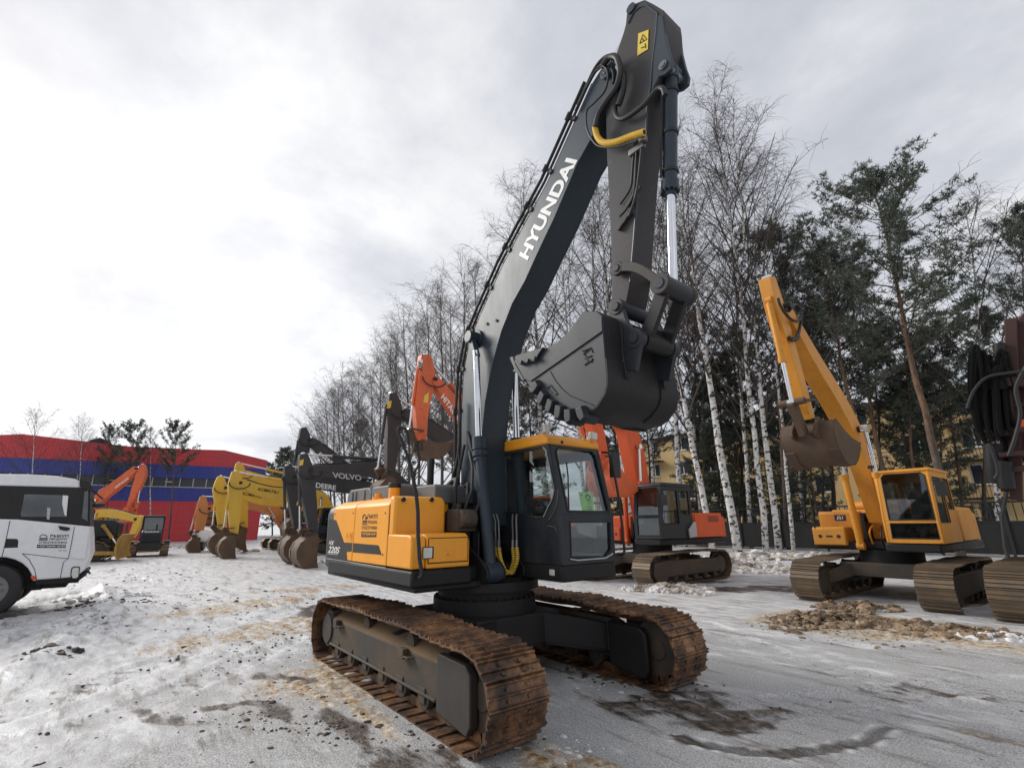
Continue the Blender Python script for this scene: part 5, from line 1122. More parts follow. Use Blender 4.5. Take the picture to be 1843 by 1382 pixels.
spots = [(*gp(400, 1120), 4.5, 2.2, .4, 320, .006, .035, 0), (*gp(470, 1200), 2.2, 1.0, .4, 260, .004, .022, 0), (*gp(590, 1300), .9, .5, .5, 130, .006, .03, 0), (*gp(530, 1240), .6, .4, .5, 90, .006, .03, 0), (*gp(420, 1290), .9, .25, .6, 90, .005, .022, 0), (*gp(560, 1140), 1.2, .5, .5, 90, .01, .04, 0), (*gp(300, 1260), 3.0, 1.5, .4, 120, .006, .025, 0), (*gp(1130, 1220), .9, .4, .4, 120, .008, .04, 0), (*gp(1240, 1265), .9, .5, .6, 70, .005, .02, 0), (*gp(1400, 1240), 2.4, 1.6, 0, 60, .004, .02, 0), (*gp(700, 1320), .7, .3, .6, 40, .01, .04, 0),
         (*gp(450, 1080), 4, 1.6, .4, 160, .012, .05, 0), (*gp(90, 1185), .5, .25, .5, 45, .02, .07, 0), (*gp(190, 1090), .5, 1.0, 0, 60, .02, .06, .05), (*gp(1000, 1365), .7, .35, .6, 60, .006, .02, 0), (*gp(250, 1040), 5, 2, 0, 90, .015, .05, 0)]
scatter('mud_clods', 'dark mud clods and crumbs scattered over the trodden snow', 'mud clods', M['clod'], spots, 3)
spots = [(*gp(1500, 1118), 1.1, .7, .75, 420, .012, .11, .2), (*gp(1560, 1130), 1.9, 1.0, .75, 700, .006, .03, .02), (*gp(1540, 1095), .8, .6, .75, 90, .04, .13, .16), (*gp(1440, 1130), .55, .5, .6, 60, .02, .08, .05), (*gp(1640, 1128), .8, .5, .9, 90, .03, .10, .05), (*gp(1720, 1140), .9, .45, .9, 120, .03, .10, .1), (*gp(1600, 1150), 1.4, .7, .8, 120, .01, .04, 0)]
scatter('rubble_heap', 'brown rubble and dirty frozen lumps heaped before the golden yellow excavator', 'rubble', M['rub'], spots, 5)
spots = [(*gp(1300, 1022), 2.8, .75, 1.15, 420, .05, .26, .5), (*gp(1200, 1060), 1.3, .5, .9, 220, .03, .16, .2), (*gp(1380, 1006), 3.2, .9, .9, 260, .08, .32, .4), (*gp(1235, 1065), .6, .4, .5, 60, .05, .16, .1), (*gp(1400, 1028), 2.0, .5, .7, 90, .08, .2, .1), (*gp(430, 992), 2, 1.2, .3, 60, .1, .3, .1), (*gp(345, 985), 3, 1.2, .3, 60, .1, .35, .2), (*gp(560, 1012), 1.6, .6, .4, 50, .08, .25, .1)]
scatter('snow_bank', 'ploughed dirty snow heaped along the parked machines', 'snow', M['dsnow'], spots, 9)
spots = [(*gp(1000, 1350), .5, .3, .5, 45, .01, .035, 0), (*gp(190, 1075), .5, 1.1, 0, 70, .03, .12, .06), (*gp(150, 1130), .8, .5, .8, 60, .03, .10, .05), (*gp(1090, 1235), .5, .3, 0, 16, .01, .03, 0), (*gp(1800, 1150), .6, .3, .8, 30, .03, .09, .03)]
scatter('snow_crumbs', 'white snow crumbs broken off along the ruts and tracks', 'snow', M['snow'], spots, 11)

# ---------------------------------------------------------------- white truck cab at the left edge
XT = -9.2
def T(u, v, x=XT): p = on(u, v, 0, x); return (p.y, p.z)
tr = thing('truck', (-10.4, -5.8, 0), R(90), 'white truck cab with dark side windows and black dealer lettering at the left edge', 'truck')
arch = [(-5.78+.66*math.cos(a), .52+.66*math.sin(a)) for a in [R(167)-i*R(154)/12 for i in range(13)]]
mb = MB(); mb.prism([(-7.6, .68), arch[0]]+arch+[(-5.06, .69), (-4.46, .70), (-4.34, .84), (-4.29, 1.15), (-4.36, 1.50), (-4.42, 1.765), (-5.6, 1.92), (-7.6, 1.98)], 0, -11.7, XT); bd = mb.build('cab_body', M['white2'], tr, bevel=.03, seg=3)
mb = MB(); mb.prism([(-7.6, 1.985), (-5.6, 1.925), (-4.42, 1.77), (-4.56, 2.59), (-4.72, 2.61), (-7.6, 2.60)], 0, -11.68, XT-.012); ub = mb.build('window_band', M['black'], tr, bevel=.02)
mb = MB(); mb.prism([(-7.6, 2.605), T(0, 874), T(144, 877.5), T(144.5, 866), T(135, 861.5), T(101, 856), T(50, 853), T(0, 852.5), (-7.6, 2.87)], 0, -11.62, XT-.02); mb.build('cab_roof', M['white2'], tr, bevel=.03, seg=3)
def tside(name, pts, mat, par, t=.012, x=XT):
    mb = MB(); mb.prism([T(u, v, x) for u, v in pts], 0, x-.01, x+t); return mb.build(name, mat, par, bevel=.004)
wn = tside('side_window', [(44, 889), (117, 891), (122, 893), (120, 930), (38, 930), (37, 925)], M['darkglass'], ub, .004)
tside('window_blind', [(113, 891), (123, 892), (119.5, 929), (116, 926), (112, 907)], M['white'], wn, .008); tside('window_blind', [(85, 913), (91, 914), (89, 935), (84, 934)], M['dimwhite'], wn, .006)
tside('sun_visor', [(143, 863), (158, 866), (167, 876), (168, 886), (160, 883), (144, 876)], M['black'], ub, .02)
tside('windscreen', [(152, 885), (159, 882), (158, 938), (147, 932)], M['darkglass'], ub, .006)
tside('corner_panel', [(139, 956), (158, 958), (159, 962), (154, 1003), (151, 1006), (128, 1003), (130, 980)], M['white2'], bd, .04)
hl = tside('headlamp_bezel', [(128, 1023), (132, 1019), (143, 1019), (144, 1022), (142, 1038), (138, 1042), (130, 1042), (126.5, 1036)], M['black'], bd, .012); tside('headlamp', [(130, 1024), (133, 1021), (142, 1021), (141, 1037), (137, 1040), (131, 1040), (128.5, 1035)], M['lampglass'], hl, .018)
tside('indicator', [(55, 1036), (64, 1036), (65.5, 1043), (57, 1043)], M['orange'], bd, .012); tside('door_handle', [(12, 969), (31, 969.5), (33, 973), (32, 985), (8, 986), (9, 975)], M['black'], bd, .006); tside('grab_handle', [(105, 946), (125, 949), (126, 953), (120, 955), (108, 953)], M['black'], bd, .03)
mb = MB()
for pl in ([(18, 937), (10, 975), (2, 1008)], [(40, 996), (60, 998), (110, 1004), (124, 1005)], [(134, 948), (129, 975), (123, 1004), (114, 1012), (108, 1042)], [(40, 996), (52, 1006), (62, 1024), (66, 1043)]): mb.tube([on(u, v, 0, XT+.001) for u, v in pl], .006, 6)
mb.build('panel_gap', M['ink'], bd)
mb = MB(); mb.box(-11.6, XT-.05, -5.1, -4.4, .58, .70); mb.box(-11.6, XT-.3, -5.0, -4.6, .48, .6); mb.prism([(-4.6, .62), (-4.38, .64), (-4.28, .74), (-4.34, .78), (-4.44, .70), (-4.6, .70)], 0, -11.6, XT-.0); mb.box(-11.3, -9.6, -9.5, -5.2, .6, .9); mb.box(-11.25, -9.62, -7.4, -5.0, .45, 1.3); mb.build('bumper_step', M['deck'], tr, bevel=.02)
for x0 in (XT-.36, -11.66):
    mb = MB(); sec = [(.02, .30), (.0, .40), (.03, .49), (.10, .52), (.24, .52), (.31, .49), (.34, .40), (.32, .30)]; n = 40; rings = [[mb.bm.verts.new((x0+sx, -5.78+math.cos(k*2*math.pi/n)*r, .52+math.sin(k*2*math.pi/n)*r)) for sx, r in sec] for k in range(n)]
    for k in range(n):
        A, B = rings[k], rings[(k+1) % n]
        for i in range(len(sec)): j = (i+1) % len(sec); mb.bm.faces.new((A[i], A[j], B[j], B[i]))
    wl = mb.build('wheel', M['rubber'], tr)
    mb = MB(); mb.cyl((x0+.05, -5.78, .52), (x0+.22, -5.78, .52), .305, 30); mb.cyl((x0+.22, -5.78, .52), (x0+.30, -5.78, .52), .12, 20)
    for k in range(10): a = k*math.pi/5; mb.cyl((x0+.2, -5.78+.2*math.cos(a), .52+.2*math.sin(a)), (x0+.25, -5.78+.2*math.cos(a), .52+.2*math.sin(a)), .02, 8)
    mb.build('rim', M['steel'], wl, bevel=.01)
mb = MB(); mb.tube([on(u, v, 0, XT-.1) for u, v in ((160, 880), (170, 884), (178, 892), (186, 898))], .016, 8); mb.tube([on(u, v, 0, XT-.1) for u, v in ((158, 898), (166, 899), (172, 906))], .014, 8)
c = on(178, 909, 0, XT-.1); r = bmesh.ops.create_uvsphere(mb.bm, u_segments=16, v_segments=10, radius=.115)
for v in r['verts']: v.co = Vector((v.co.x*.7, v.co.y*1.05, v.co.z*.5))+c
mb.build('mirror', M['rubber'], tr)
mb = MB(); mb.tube([on(u, v, 0, XT-.2) for u, v in ((146, 1030), (158, 1028), (163, 1032))], .02, 8); mb.build('tow_hook', M['deck'], tr)
for txt, a, b2, c in (('ВЫКУП', (90, 967), (123, 967), (91, 961.5)), ('ПРОДАЖА', (88.5, 972.5), (121, 972.5), (89.5, 967.8)), ('СПЕЦТЕХНИКИ', (69, 978.4), (120, 978.4), (70, 974))):
    text_part('lettering', txt, on(*a, 0, XT), on(*b2, 0, XT), on(*c, 0, XT), M['ink'], tr, (.004, 0, 0), .03)
mb = MB(); mb.prism([T(u, v) for u, v in ((66, 985.6), (118, 985.6), (118.6, 980), (67, 979.6))], 0, XT, XT+.004); mb.build('phone_strip', M['ink'], tr)
text_part('lettering', '+7(495)646-16-84', on(67.5, 984.6, 0, XT), on(117, 984.8, 0, XT), on(68, 980.8, 0, XT), M['white'], tr, (.006, 0, 0), .03)
mb = MB()
for a, b2 in (((71, 968.5), (86, 968.5)), ((70, 971.2), (86, 971.2))): mb.beam(on(*a, 0, XT+.003), on(*b2, 0, XT+.003), .004, .022)
mb.tube([on(u, v, 0, XT+.003) for u, v in ((71.5, 967), (73, 963.5), (77, 961.6), (82, 963), (85, 966))], .009, 4); mb.build('emblem', M['ink'], tr)
text_part('lettering', 'XP 570', on(105, 991.5, 0, XT), on(120, 991.8, 0, XT), on(105, 989.5, 0, XT), M['greynt'], tr, (.004, 0, 0), .02)

# ---------------------------------------------------------------- bulldozers
def dozer(label, loc, rz, pm, hm, text=None, blade=True):
    r = thing('bulldozer', loc, rz, label, 'bulldozer'); LOCAL[0] = True
    for s in (-1, 1):
        track(r, s*.95, .25, 1.35, .42, M['oldtrack'], 34, .02, .045, detail=False); wheel_set(r, s*.95, 1.35, .42, M['frame'], s, 5)
        mb = MB(); mb.box(-1.2, 1.2, min(s*.8, s*1.12), max(s*.8, s*1.12), .2, .55); mb.build('track_frame', pm, r, bevel=.02)
        mb = MB(); mb.box(-1.7, 1.3, min(s*.72, s*1.25), max(s*.72, s*1.25), .95, 1.02); mb.build('fender', hm, r)
    mb = MB(); mb.box(-1.7, 1.75, -.7, .7, .45, 1.0); mb.build('hull', hm, r, bevel=.03)
    mb = MB(); mb.prism([(-.1, 1.005), (1.85, 1.005), (1.85, 1.62), (1.7, 1.74), (-.1, 1.82)], 1, -.58, .58); hd_ = mb.build('engine_hood', hm, r, bevel=.05)
    mb = MB(); mb.tube([(.7, .25, 1.7), (.7, .25, 2.2)], .05, 12); mb.build('exhaust_pipe', M['black'], hd_)
    mb = MB()
    for i in range(7): mb.box(1.852, 1.87, -.48, .48, 1.08+i*.07, 1.11+i*.07)
    mb.build('radiator_grille', M['ink'], hd_); LOCAL[0] = False
    cab(r, -1.45, -.12, -.2, -.68, .68, 1.03, 2.75, M['black'], M['black'], M['darkglass'], inner=False); LOCAL[0] = True
    if not blade:
        mb = MB(); mb.box(1.2, 1.55, -.66, .66, .30, .85); mb.box(1.3, 1.7, -.9, .9, .86, .95); mb.build('cross_member', pm, r, bevel=.03)
    mb = MB() if blade else None; P = [(2.15, .12), (2.05, .3), (2.02, .6), (2.08, .95), (2.2, 1.15), (2.28, 1.13), (2.16, .92), (2.11, .6), (2.13, .32), (2.24, .1)]; blade and (mb.prism(P, 1, -1.45, 1.45), mb.build('blade', pm, r, bevel=.01))
    for s in (-1, 1) if blade else ():
        mb = MB(); mb.beam((-.3, s*1.28, .42), (2.06, s*1.28, .35), .1, .16); mb.build('push_arm', pm, r, bevel=.01)
        LOCAL[0] = True; ram(r, Vector((1.35, s*.72, 1.5)), Vector((2.02, s*.75, .62)), .6, .07, .04, pm, 'lift_cylinder')
    if text: text_part('lettering', text, Vector((1.873, .42, 1.50)) if False else Vector((1.86, -.42, 1.64)), Vector((1.86, .42, 1.64)), Vector((1.84, -.42, 1.73)), M['white'], hd_, (.02, 0, 0), .03)
    LOCAL[0] = False; return r
d1 = dozer('muddy yellow and black bulldozer behind the white truck', (-30.2, -6.0, 0), R(80), M['mudyellow'], M['black']); d1.scale = (1.2, 1.2, 1.2)
d2 = dozer('small dark bulldozer with white lettering, facing the camera before the red hall', (-33.6, -2.2, 0), R(-3), M['mudyellow'], M['cabgrey'], 'SHANTUI', blade=False); d2.scale = (.85, .85, .85)

# ---------------------------------------------------------------- drilling rig cut by the right edge
M['maroon'] = paint('maroon mast paint', (.060, .022, .020), .5, (.04, .03, .028), .6, 2, chips=.6)
M['acid'] = paint('acid yellow paint', (.62, .52, .02), .4, (.3, .25, .05), .3, 2)
dr = thing('drilling_rig', (4.75, 10.2, 0), S, 'drilling rig at the right edge, maroon mast, black hose bundle and acid yellow body', 'drilling rig')
LOCAL[0] = True
for s in (-1, 1): track(dr, s*.72-.15, .36, 1.55, .45, M['oldtrack'], 48, .015, .03, detail=False); wheel_set(dr, s*.72-.15, 1.55, .45, M['frame'], s, 5)
mb = MB(); mb.box(-1.4, 1.2, -.85, .6, .4, .75); mb.build('centre_frame', M['frame'], dr, bevel=.02)
mb = MB(); mb.box(-1.9, 1.45, -.62, 1.5, .98, 1.08); mb.build('upper_frame', M['deck'], dr, bevel=.02)
mb = MB(); mb.prism([(-1.8, 1.085), (1.38, 1.085), (1.46, 1.2), (1.40, 1.75), (1.2, 1.92), (-1.8, 1.95)], 1, -.50, 1.5); mb.build('body', M['acid'], dr, bevel=.05, seg=3)
LOCAL[0] = False
def DR(u, v, y): p = on(u, v, 1, y); return p
YD = 8.15
mb = MB(); mb.prism([(p.x, p.z) for p in (DR(1815, 590, YD+.3), DR(1846, 560, YD+.3), DR(1890, 560, YD+.3), DR(1890, 830, YD+.3), DR(1828, 830, YD+.3))], 1, YD+.25, YD+.8); mast = mb.build('mast', M['maroon'], dr, bevel=.03)
mb = MB(); mb.beam(DR(1772, 790, YD), DR(1850, 772, YD), .3, .07); mb.beam(DR(1806, 640, YD), DR(1822, 780, YD), .12, .09); mb.beam(DR(1812, 690, YD), DR(1850, 690, YD), .4, .16); mb.beam(DR(1800, 820, YD), DR(1850, 815, YD), .3, .08); mb.build('mast_bracket', M['maroon'], mast, bevel=.01)
mb = MB(); mb.beam(DR(1820, 575, YD+.15), DR(1830, 900, YD+.15), .16, .16, (1, 0, 0)); mb.beam(DR(1795, 700, YD+.2), DR(1812, 885, YD+.2), .12, .14, (1, 0, 0)); mb.beam(DR(1790, 735, YD+.1), DR(1850, 728, YD+.1), .2, .06); mb.beam(DR(1790, 850, YD+.1), DR(1850, 842, YD+.1), .25, .1); mb.build('mast_rail', M['maroon'], mast, bevel=.01)
mb = MB(); mb.prism([(p.x, p.z) for p in (DR(1832, 757, YD-.12), DR(1850, 753, YD-.12), DR(1850, 775, YD-.12), DR(1832, 778, YD-.12))], 1, YD-.12, YD-.10); mb.build('warning_plate', M['orange'], mast)
mb = MB(); mb.cyl(DR(1788, 790, YD+.1), DR(1792, 870, YD+.1), .14, 20); mb.cyl(DR(1772, 640, YD+.1), DR(1778, 775, YD+.1), .11, 18); mb.cyl(DR(1760, 640, YD+.1), DR(1766, 760, YD+.1), .07, 16); mb.cyl(DR(1806, 830, YD), DR(1812, 880, YD), .12, 16); mb.cyl(DR(1798, 618, YD), DR(1804, 700, YD), .08, 16)
mb.build('feed_cylinder', M['black'], mast, bevel=.01)
random.seed(4)
for i in range(13):
    u0 = 1752+i*5.6; top = random.uniform(622, 665); lw = random.uniform(760, 800); bow = random.uniform(-5, 5); y = YD-random.uniform(.0, .25)
    pth = [(u0+12, 700), (u0+4, top+10), (u0-2+bow*.2, top), (u0-6+bow*.5, top+18), (u0-6+bow, (top+lw)/2), (u0+bow*.4, lw-16), (u0+8, lw)]
    P, _ = smoothp([DR(u, v, y) for u, v in pth], [1]*7, 5); mb = MB(); mb.tube(P, random.choice((.03, .036, .045)), 8); mb.build('hose', M['oldhose'], mast)
for pth in ([(1741, 735), (1752, 705), (1775, 680), (1812, 672), (1846, 668)], [(1782, 800), (1792, 830), (1796, 850), (1790, 862)], [(1846, 660), (1828, 700), (1836, 745), (1826, 790), (1815, 820)]):
    P, _ = smoothp([DR(u, v, YD-.3) for u, v in pth], [1]*len(pth), 5); mb = MB(); mb.tube(P, .03, 8); mb.build('hose', M['hose'], mast)
for u, v in ((1768, 776), (1776, 778), (1786, 776), (1795, 776)): mb = MB(); mb.cyl(DR(u, v, YD-.1), DR(u+1, v+22, YD-.1), .028, 6); mb.build('hose_fitting', M['steel'], mast)
mb = MB(); mb.tube([DR(1812, 885, YD), DR(1803, 930, YD), DR(1809, 985, YD), DR(1815, 1005, YD)], .03, 8); mb.build('cable', M['rubber'], dr)

# ---------------------------------------------------------------- red and blue hall
def atd(u, v, d): r_ = ray(u, v); return CAM+r_*d
A0 = atd(-120, 900, 47.0); A1 = atd(472, 900, 62.0); wd_ = (A1-A0); wd_.z = 0; WL = wd_.length; wd_.normalize(); wn_ = Vector((-wd_.y, wd_.x, 0))
def WP(u, v): p = on_plane(u, v, A0, wn_); return ((p-A0).dot(wd_), p.z)
def cladding(name, c, c2):
    m, nt, b = mat_new(name); wv = nt.nodes.new('ShaderNodeTexWave'); wv.inputs['Scale'].default_value = 1.1; wv.bands_direction = 'X'; tc_ = nt.nodes.new('ShaderNodeTexCoord'); nt.links.new(tc_.outputs['Object'], wv.inputs['Vector'])
    br = nt.nodes.new('ShaderNodeTexBrick'); br.inputs['Scale'].default_value = .35; br.inputs['Mortar Size'].default_value = .008; br.offset = 0; mp = nt.nodes.new('ShaderNodeMapping'); mp.inputs['Rotation'].default_value = (R(90), 0, 0); nt.links.new(tc_.outputs['Object'], mp.inputs[0]); nt.links.new(mp.outputs[0], br.inputs['Vector'])
    n = noise_n(nt, .35, 6, .65, stretch=(1, 1, .25)); k = mixc(nt, val_ramp(nt, n, .4, .75), c, c2); k = mixc(nt, br.outputs['Fac'], k, tuple(q*.8 for q in c))
    nt.links.new(k, b.inputs['Base Color']); b.inputs['Roughness'].default_value = .5; bump(nt, b, wv.outputs[0], .35, .05); return m
M['hred'] = cladding('red cladding', (.55, .040, .050), (.42, .06, .065)); M['hblue'] = cladding('blue cladding', (.030, .045, .27), (.05, .07, .24))
M['hgl'] = plain('dim hall glazing', (.035, .04, .05), .25); M['hroof'] = plain('dark roof felt', (.05, .05, .055), .8)
hall = thing('warehouse', (A0.x, A0.y, 0), math.atan2(wd_.y, wd_.x), 'long hall clad in red and blue bands with a strip of windows', 'building'); LOCAL[0] = True
sgn = 1 if wn_.dot(A0-CAM) > 0 else -1
zz_ = lambda v: WP(350, v)[1]
z1, z2, z3, z4 = zz_(838), zz_(861), zz_(878), zz_(902)
ztop = [WP(u, v) for u, v in ((472, 828), (404, 810), (352, 808.5), (300, 806), (230, 803), (165, 795.5), (41, 781), (-10, 783), (-120, 770))]
def band(name, lo_, hi_, mat, off_=0.0, dep=.3):
    mb = MB(); pts = [(0, lo_), (WL, lo_)]+(hi_ if isinstance(hi_, list) else [(WL, hi_), (0, hi_)]); mb.prism(pts, 1, sgn*off_, sgn*(off_+dep)); return mb.build(name, mat, hall, smooth=0)
band('red_cladding', z1+.004, [(WL, ztop[0][1])]+ztop[1:-1]+[(0, ztop[-1][1])], M['hred']); band('blue_cladding', z2, z1, M['hblue'], -.05); bw_ = band('window_strip', z3+.004, z2-.004, M['hgl'], .12); band('blue_cladding', z4, z3, M['hblue'], -.05); band('red_cladding', -.5, z4-.004, M['hred'])
mb = MB()
x_ = .8
while x_ < WL: mb.box(x_-.05, x_+.05, min(sgn*.02, sgn*.11), max(sgn*.02, sgn*.11), z3+.01, z2-.01); x_ += 1.35
mb.box(.1, WL-.1, min(sgn*.0, sgn*.115), max(sgn*.0, sgn*.115), z3+.01, z3+.12); mb.build('mullion', M['dimwhite'], bw_, smooth=0)
mb = MB(); mb.prism([(0, -.5), (WL-.1, -.5), (WL-.1, ztop[0][1]-.3)]+[(p[0], p[1]-.15) for p in ztop[1:-1]]+[(0, ztop[-1][1]-.15)], 1, sgn*.5, sgn*34); mb.build('roof', M['hroof'], hall, smooth=0)
mb = MB(); a_, b2_, c_ = WP(165, 790), WP(178, 785), WP(222, 803); mb.prism([(WP(140, 795)[0], a_[1]-1.2), (WP(160, 789)[0], WP(160, 789)[1]), (b2_[0], b2_[1]), (WP(196, 793)[0], WP(196, 793)[1]), (c_[0], c_[1]-1.2)], 1, sgn*1, sgn*16); mb.build('roof_ridge', M['hroof'], hall, smooth=0)
mb = MB()
for u in (40, 90, 200, 300, 400): p = WP(u, 884); mb.box(p[0]-.35, p[0]+.35, min(-sgn*.3, -sgn*.05), max(-sgn*.3, -sgn*.05), z3+.55, z3+.68)
mb.build('wall_lamp', M['dimwhite'], hall, smooth=0); LOCAL[0] = False

# ---------------------------------------------------------------- yellow flats behind the trees, fence
M['brick'] = paint('yellow brick', (.60, .43, .21), .85, (.42, .31, .16), .4, .6); M['wframe'] = plain('white window frame', (.72, .72, .72), .5); M['pane'] = plain('dim window pane', (.04, .05, .06), .12)
ap = thing('apartment_building', (-12, 47, 0), 0, 'pale yellow brick block of flats seen between the trees', 'building')
X0, X1, YB = -40, 22, 46
holes = []; 
mb = MB()
for fl in range(4):
    for i in range(17):
        x = X0+2+i*3.6; z = 1.4+fl*2.75; wdt = 1.5 if i % 3 else 2.1; holes.append((x, z, wdt))
mb.plate([(X0, 0), (X1, 0), (X1, 11.2), (X0, 11.2)], [[(x, z), (x+w_, z), (x+w_, z+1.5), (x, z+1.5)] for x, z, w_ in holes], lambda a, b: Vector((a, YB, b)), (0, .35, 0)); mb.build('wall', M['brick'], ap, smooth=0)
mb = MB(); mb.box(X0, X1, YB+.36, YB+12, 0, 11.1); mb.build('core', M['interior'], ap, smooth=0)
mb = MB(); mb.box(X0-.4, X1+.4, YB-.4, YB+12, 11.21, 11.5); mb.build('roof', M['hroof'], ap, smooth=0)
for x, z, w_ in holes:
    mb = MB(); mb.plate([(x+.002, z+.002), (x+w_-.002, z+.002), (x+w_-.002, z+1.498), (x+.002, z+1.498)], [[(x+.08, z+.08), (x+w_*.5-.04, z+.08), (x+w_*.5-.04, z+1.42), (x+.08, z+1.42)], [(x+w_*.5+.04, z+.08), (x+w_-.08, z+.08), (x+w_-.08, z+1.42), (x+w_*.5+.04, z+1.42)]], lambda a, b: Vector((a, YB+.12, b)), (0, .06, 0)); mb.box(x-.05, x+w_+.05, YB-.08, YB-.002, z-.07, z); f_ = mb.build('window', M['wframe'], ap, smooth=0)
    mb = MB(); mb.box(x+.06, x+w_-.06, YB+.19, YB+.20, z+.06, z+1.44); mb.build('pane', M['pane'], f_, smooth=0)
for i in range(2, 17, 4):
    for fl in range(1, 4):
        x = X0+1.2+i*3.6; mb = MB(); mb.box(x, x+3.0, YB-1.1, YB-.003, fl*2.75+.32, fl*2.75+.44)
        for j in range(16): mb.box(x+j*.2, x+j*.2+.03, YB-1.1, YB-1.07, fl*2.75+.44, fl*2.75+1.4)
        mb.box(x, x+3.03, YB-1.11, YB-1.06, fl*2.75+1.4, fl*2.75+1.45); mb.build('balcony', M['black'], ap, smooth=0)
fc = thing('fence', (-3, 28, 0), 0, 'tall dark metal fence with a barred upper strip in front of the flats', 'fence')
fm_ = M['deck']
mb = MB(); x = -46.0
mb.box(-46, 12, 28.0, 28.04, .15, 1.55); mb.box(-46, 12, 27.97, 28.06, 2.42, 2.5); mb.box(-46, 12, 27.97, 28.06, 1.552, 1.62); mb.build('sheet_panel', fm_, fc, smooth=0)
mb = MB(); x = -46.0
while x < 12: mb.box(x-.02, x+.02, 28.0, 28.03, 1.63, 2.41); x += .28
mb.build('bars', fm_, fc, smooth=0)
for i in range(24): mb = MB(); x = -46+i*2.5; mb.box(x-.06, x+.06, 27.93, 27.965, 0, 2.62); mb.build('post', M['black'], fc, smooth=0)
# ---------------------------------------------------------------- trees
m, nt, b = mat_new('birch bark'); M['birch'] = m
tcx = nt.nodes.new('ShaderNodeTexCoord'); mp = nt.nodes.new('ShaderNodeMapping'); mp.inputs['Scale'].default_value = (2.2, 2.2, 3.4); nt.links.new(tcx.outputs['Object'], mp.inputs[0])
t_ = nt.nodes.new('ShaderNodeTexNoise'); t_.inputs['Scale'].default_value = 1.9; t_.inputs['Detail'].default_value = 7; t_.inputs['Roughness'].default_value = .65; nt.links.new(mp.outputs[0], t_.inputs['Vector'])
n2 = noise_n(nt, 9, 5, .7, stretch=(1, 1, 2.5))
c = mixc(nt, val_ramp(nt, t_.outputs[0], .52, .56), ramp_n(nt, n2, [(.3, (.42, .40, .37)), (.6, (.74, .72, .69))]), (.035, .030, .027)); nt.links.new(c, b.inputs['Base Color']); b.inputs['Roughness'].default_value = .8
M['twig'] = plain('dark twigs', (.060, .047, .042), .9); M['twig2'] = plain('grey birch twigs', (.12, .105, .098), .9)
m, nt, b = mat_new('pine bark'); M['pbark'] = m
n = noise_n(nt, 5, 7, .7, stretch=(1, 1, .3)); sp_ = nt.nodes.new('ShaderNodeSeparateXYZ'); tcx = nt.nodes.new('ShaderNodeTexCoord'); nt.links.new(tcx.outputs['Object'], sp_.inputs[0])
hf = nt.nodes.new('ShaderNodeMapRange'); nt.links.new(sp_.outputs[2], hf.inputs[0]); hf.inputs[1].default_value = 4.5; hf.inputs[2].default_value = 8.5
lo_c = ramp_n(nt, n, [(.35, (.035, .028, .024)), (.65, (.12, .095, .08))]); hi_c = ramp_n(nt, n, [(.35, (.08, .048, .032)), (.65, (.22, .125, .075))])
nt.links.new(mixc(nt, hf.outputs[0], lo_c, hi_c), b.inputs['Base Color']); b.inputs['Roughness'].default_value = .9; bump(nt, b, n, .5, .05)
M['pbranch'] = plain('dark pine limbs', (.055, .040, .032), .9)
m, nt, b = mat_new('pine needles'); M['needle'] = m
n = noise_n(nt, .8, 4, .6); nt.links.new(ramp_n(nt, n, [(.3, (.055, .070, .052)), (.55, (.092, .108, .080)), (.75, (.14, .15, .115))]), b.inputs['Base Color']); b.inputs['Roughness'].default_value = .75
PROTO = {}
def tri_tube(mb, pts, r0, r1, n=3):
    rings = []
    for i, p in enumerate(pts):
        d = (pts[min(i+1, len(pts)-1)]-pts[max(i-1, 0)]); d = d.normalized() if d.length > 1e-6 else Vector((0, 0, 1)); a = d.orthogonal().normalized(); b_ = d.cross(a); r = r0+(r1-r0)*i/(len(pts)-1)
        rings.append([mb.bm.verts.new(p+a*math.cos(k*2*math.pi/n)*r+b_*math.sin(k*2*math.pi/n)*r) for k in range(n)])
    for A, B in zip(rings, rings[1:]):
        for k in range(n): mb.bm.faces.new((A[k], A[(k+1) % n], B[(k+1) % n], B[k]))
def grow(rng, p, d, L_, n, wob, grav):
    pts = [p.copy()]; d = d.normalized()
    for i in range(n):
        d = (d+Vector((rng.uniform(-wob, wob), rng.uniform(-wob, wob), rng.uniform(-wob, wob)))+Vector((0, 0, grav*(i+1)/n))).normalized(); p = p+d*(L_/n); pts.append(p.copy())
    return pts
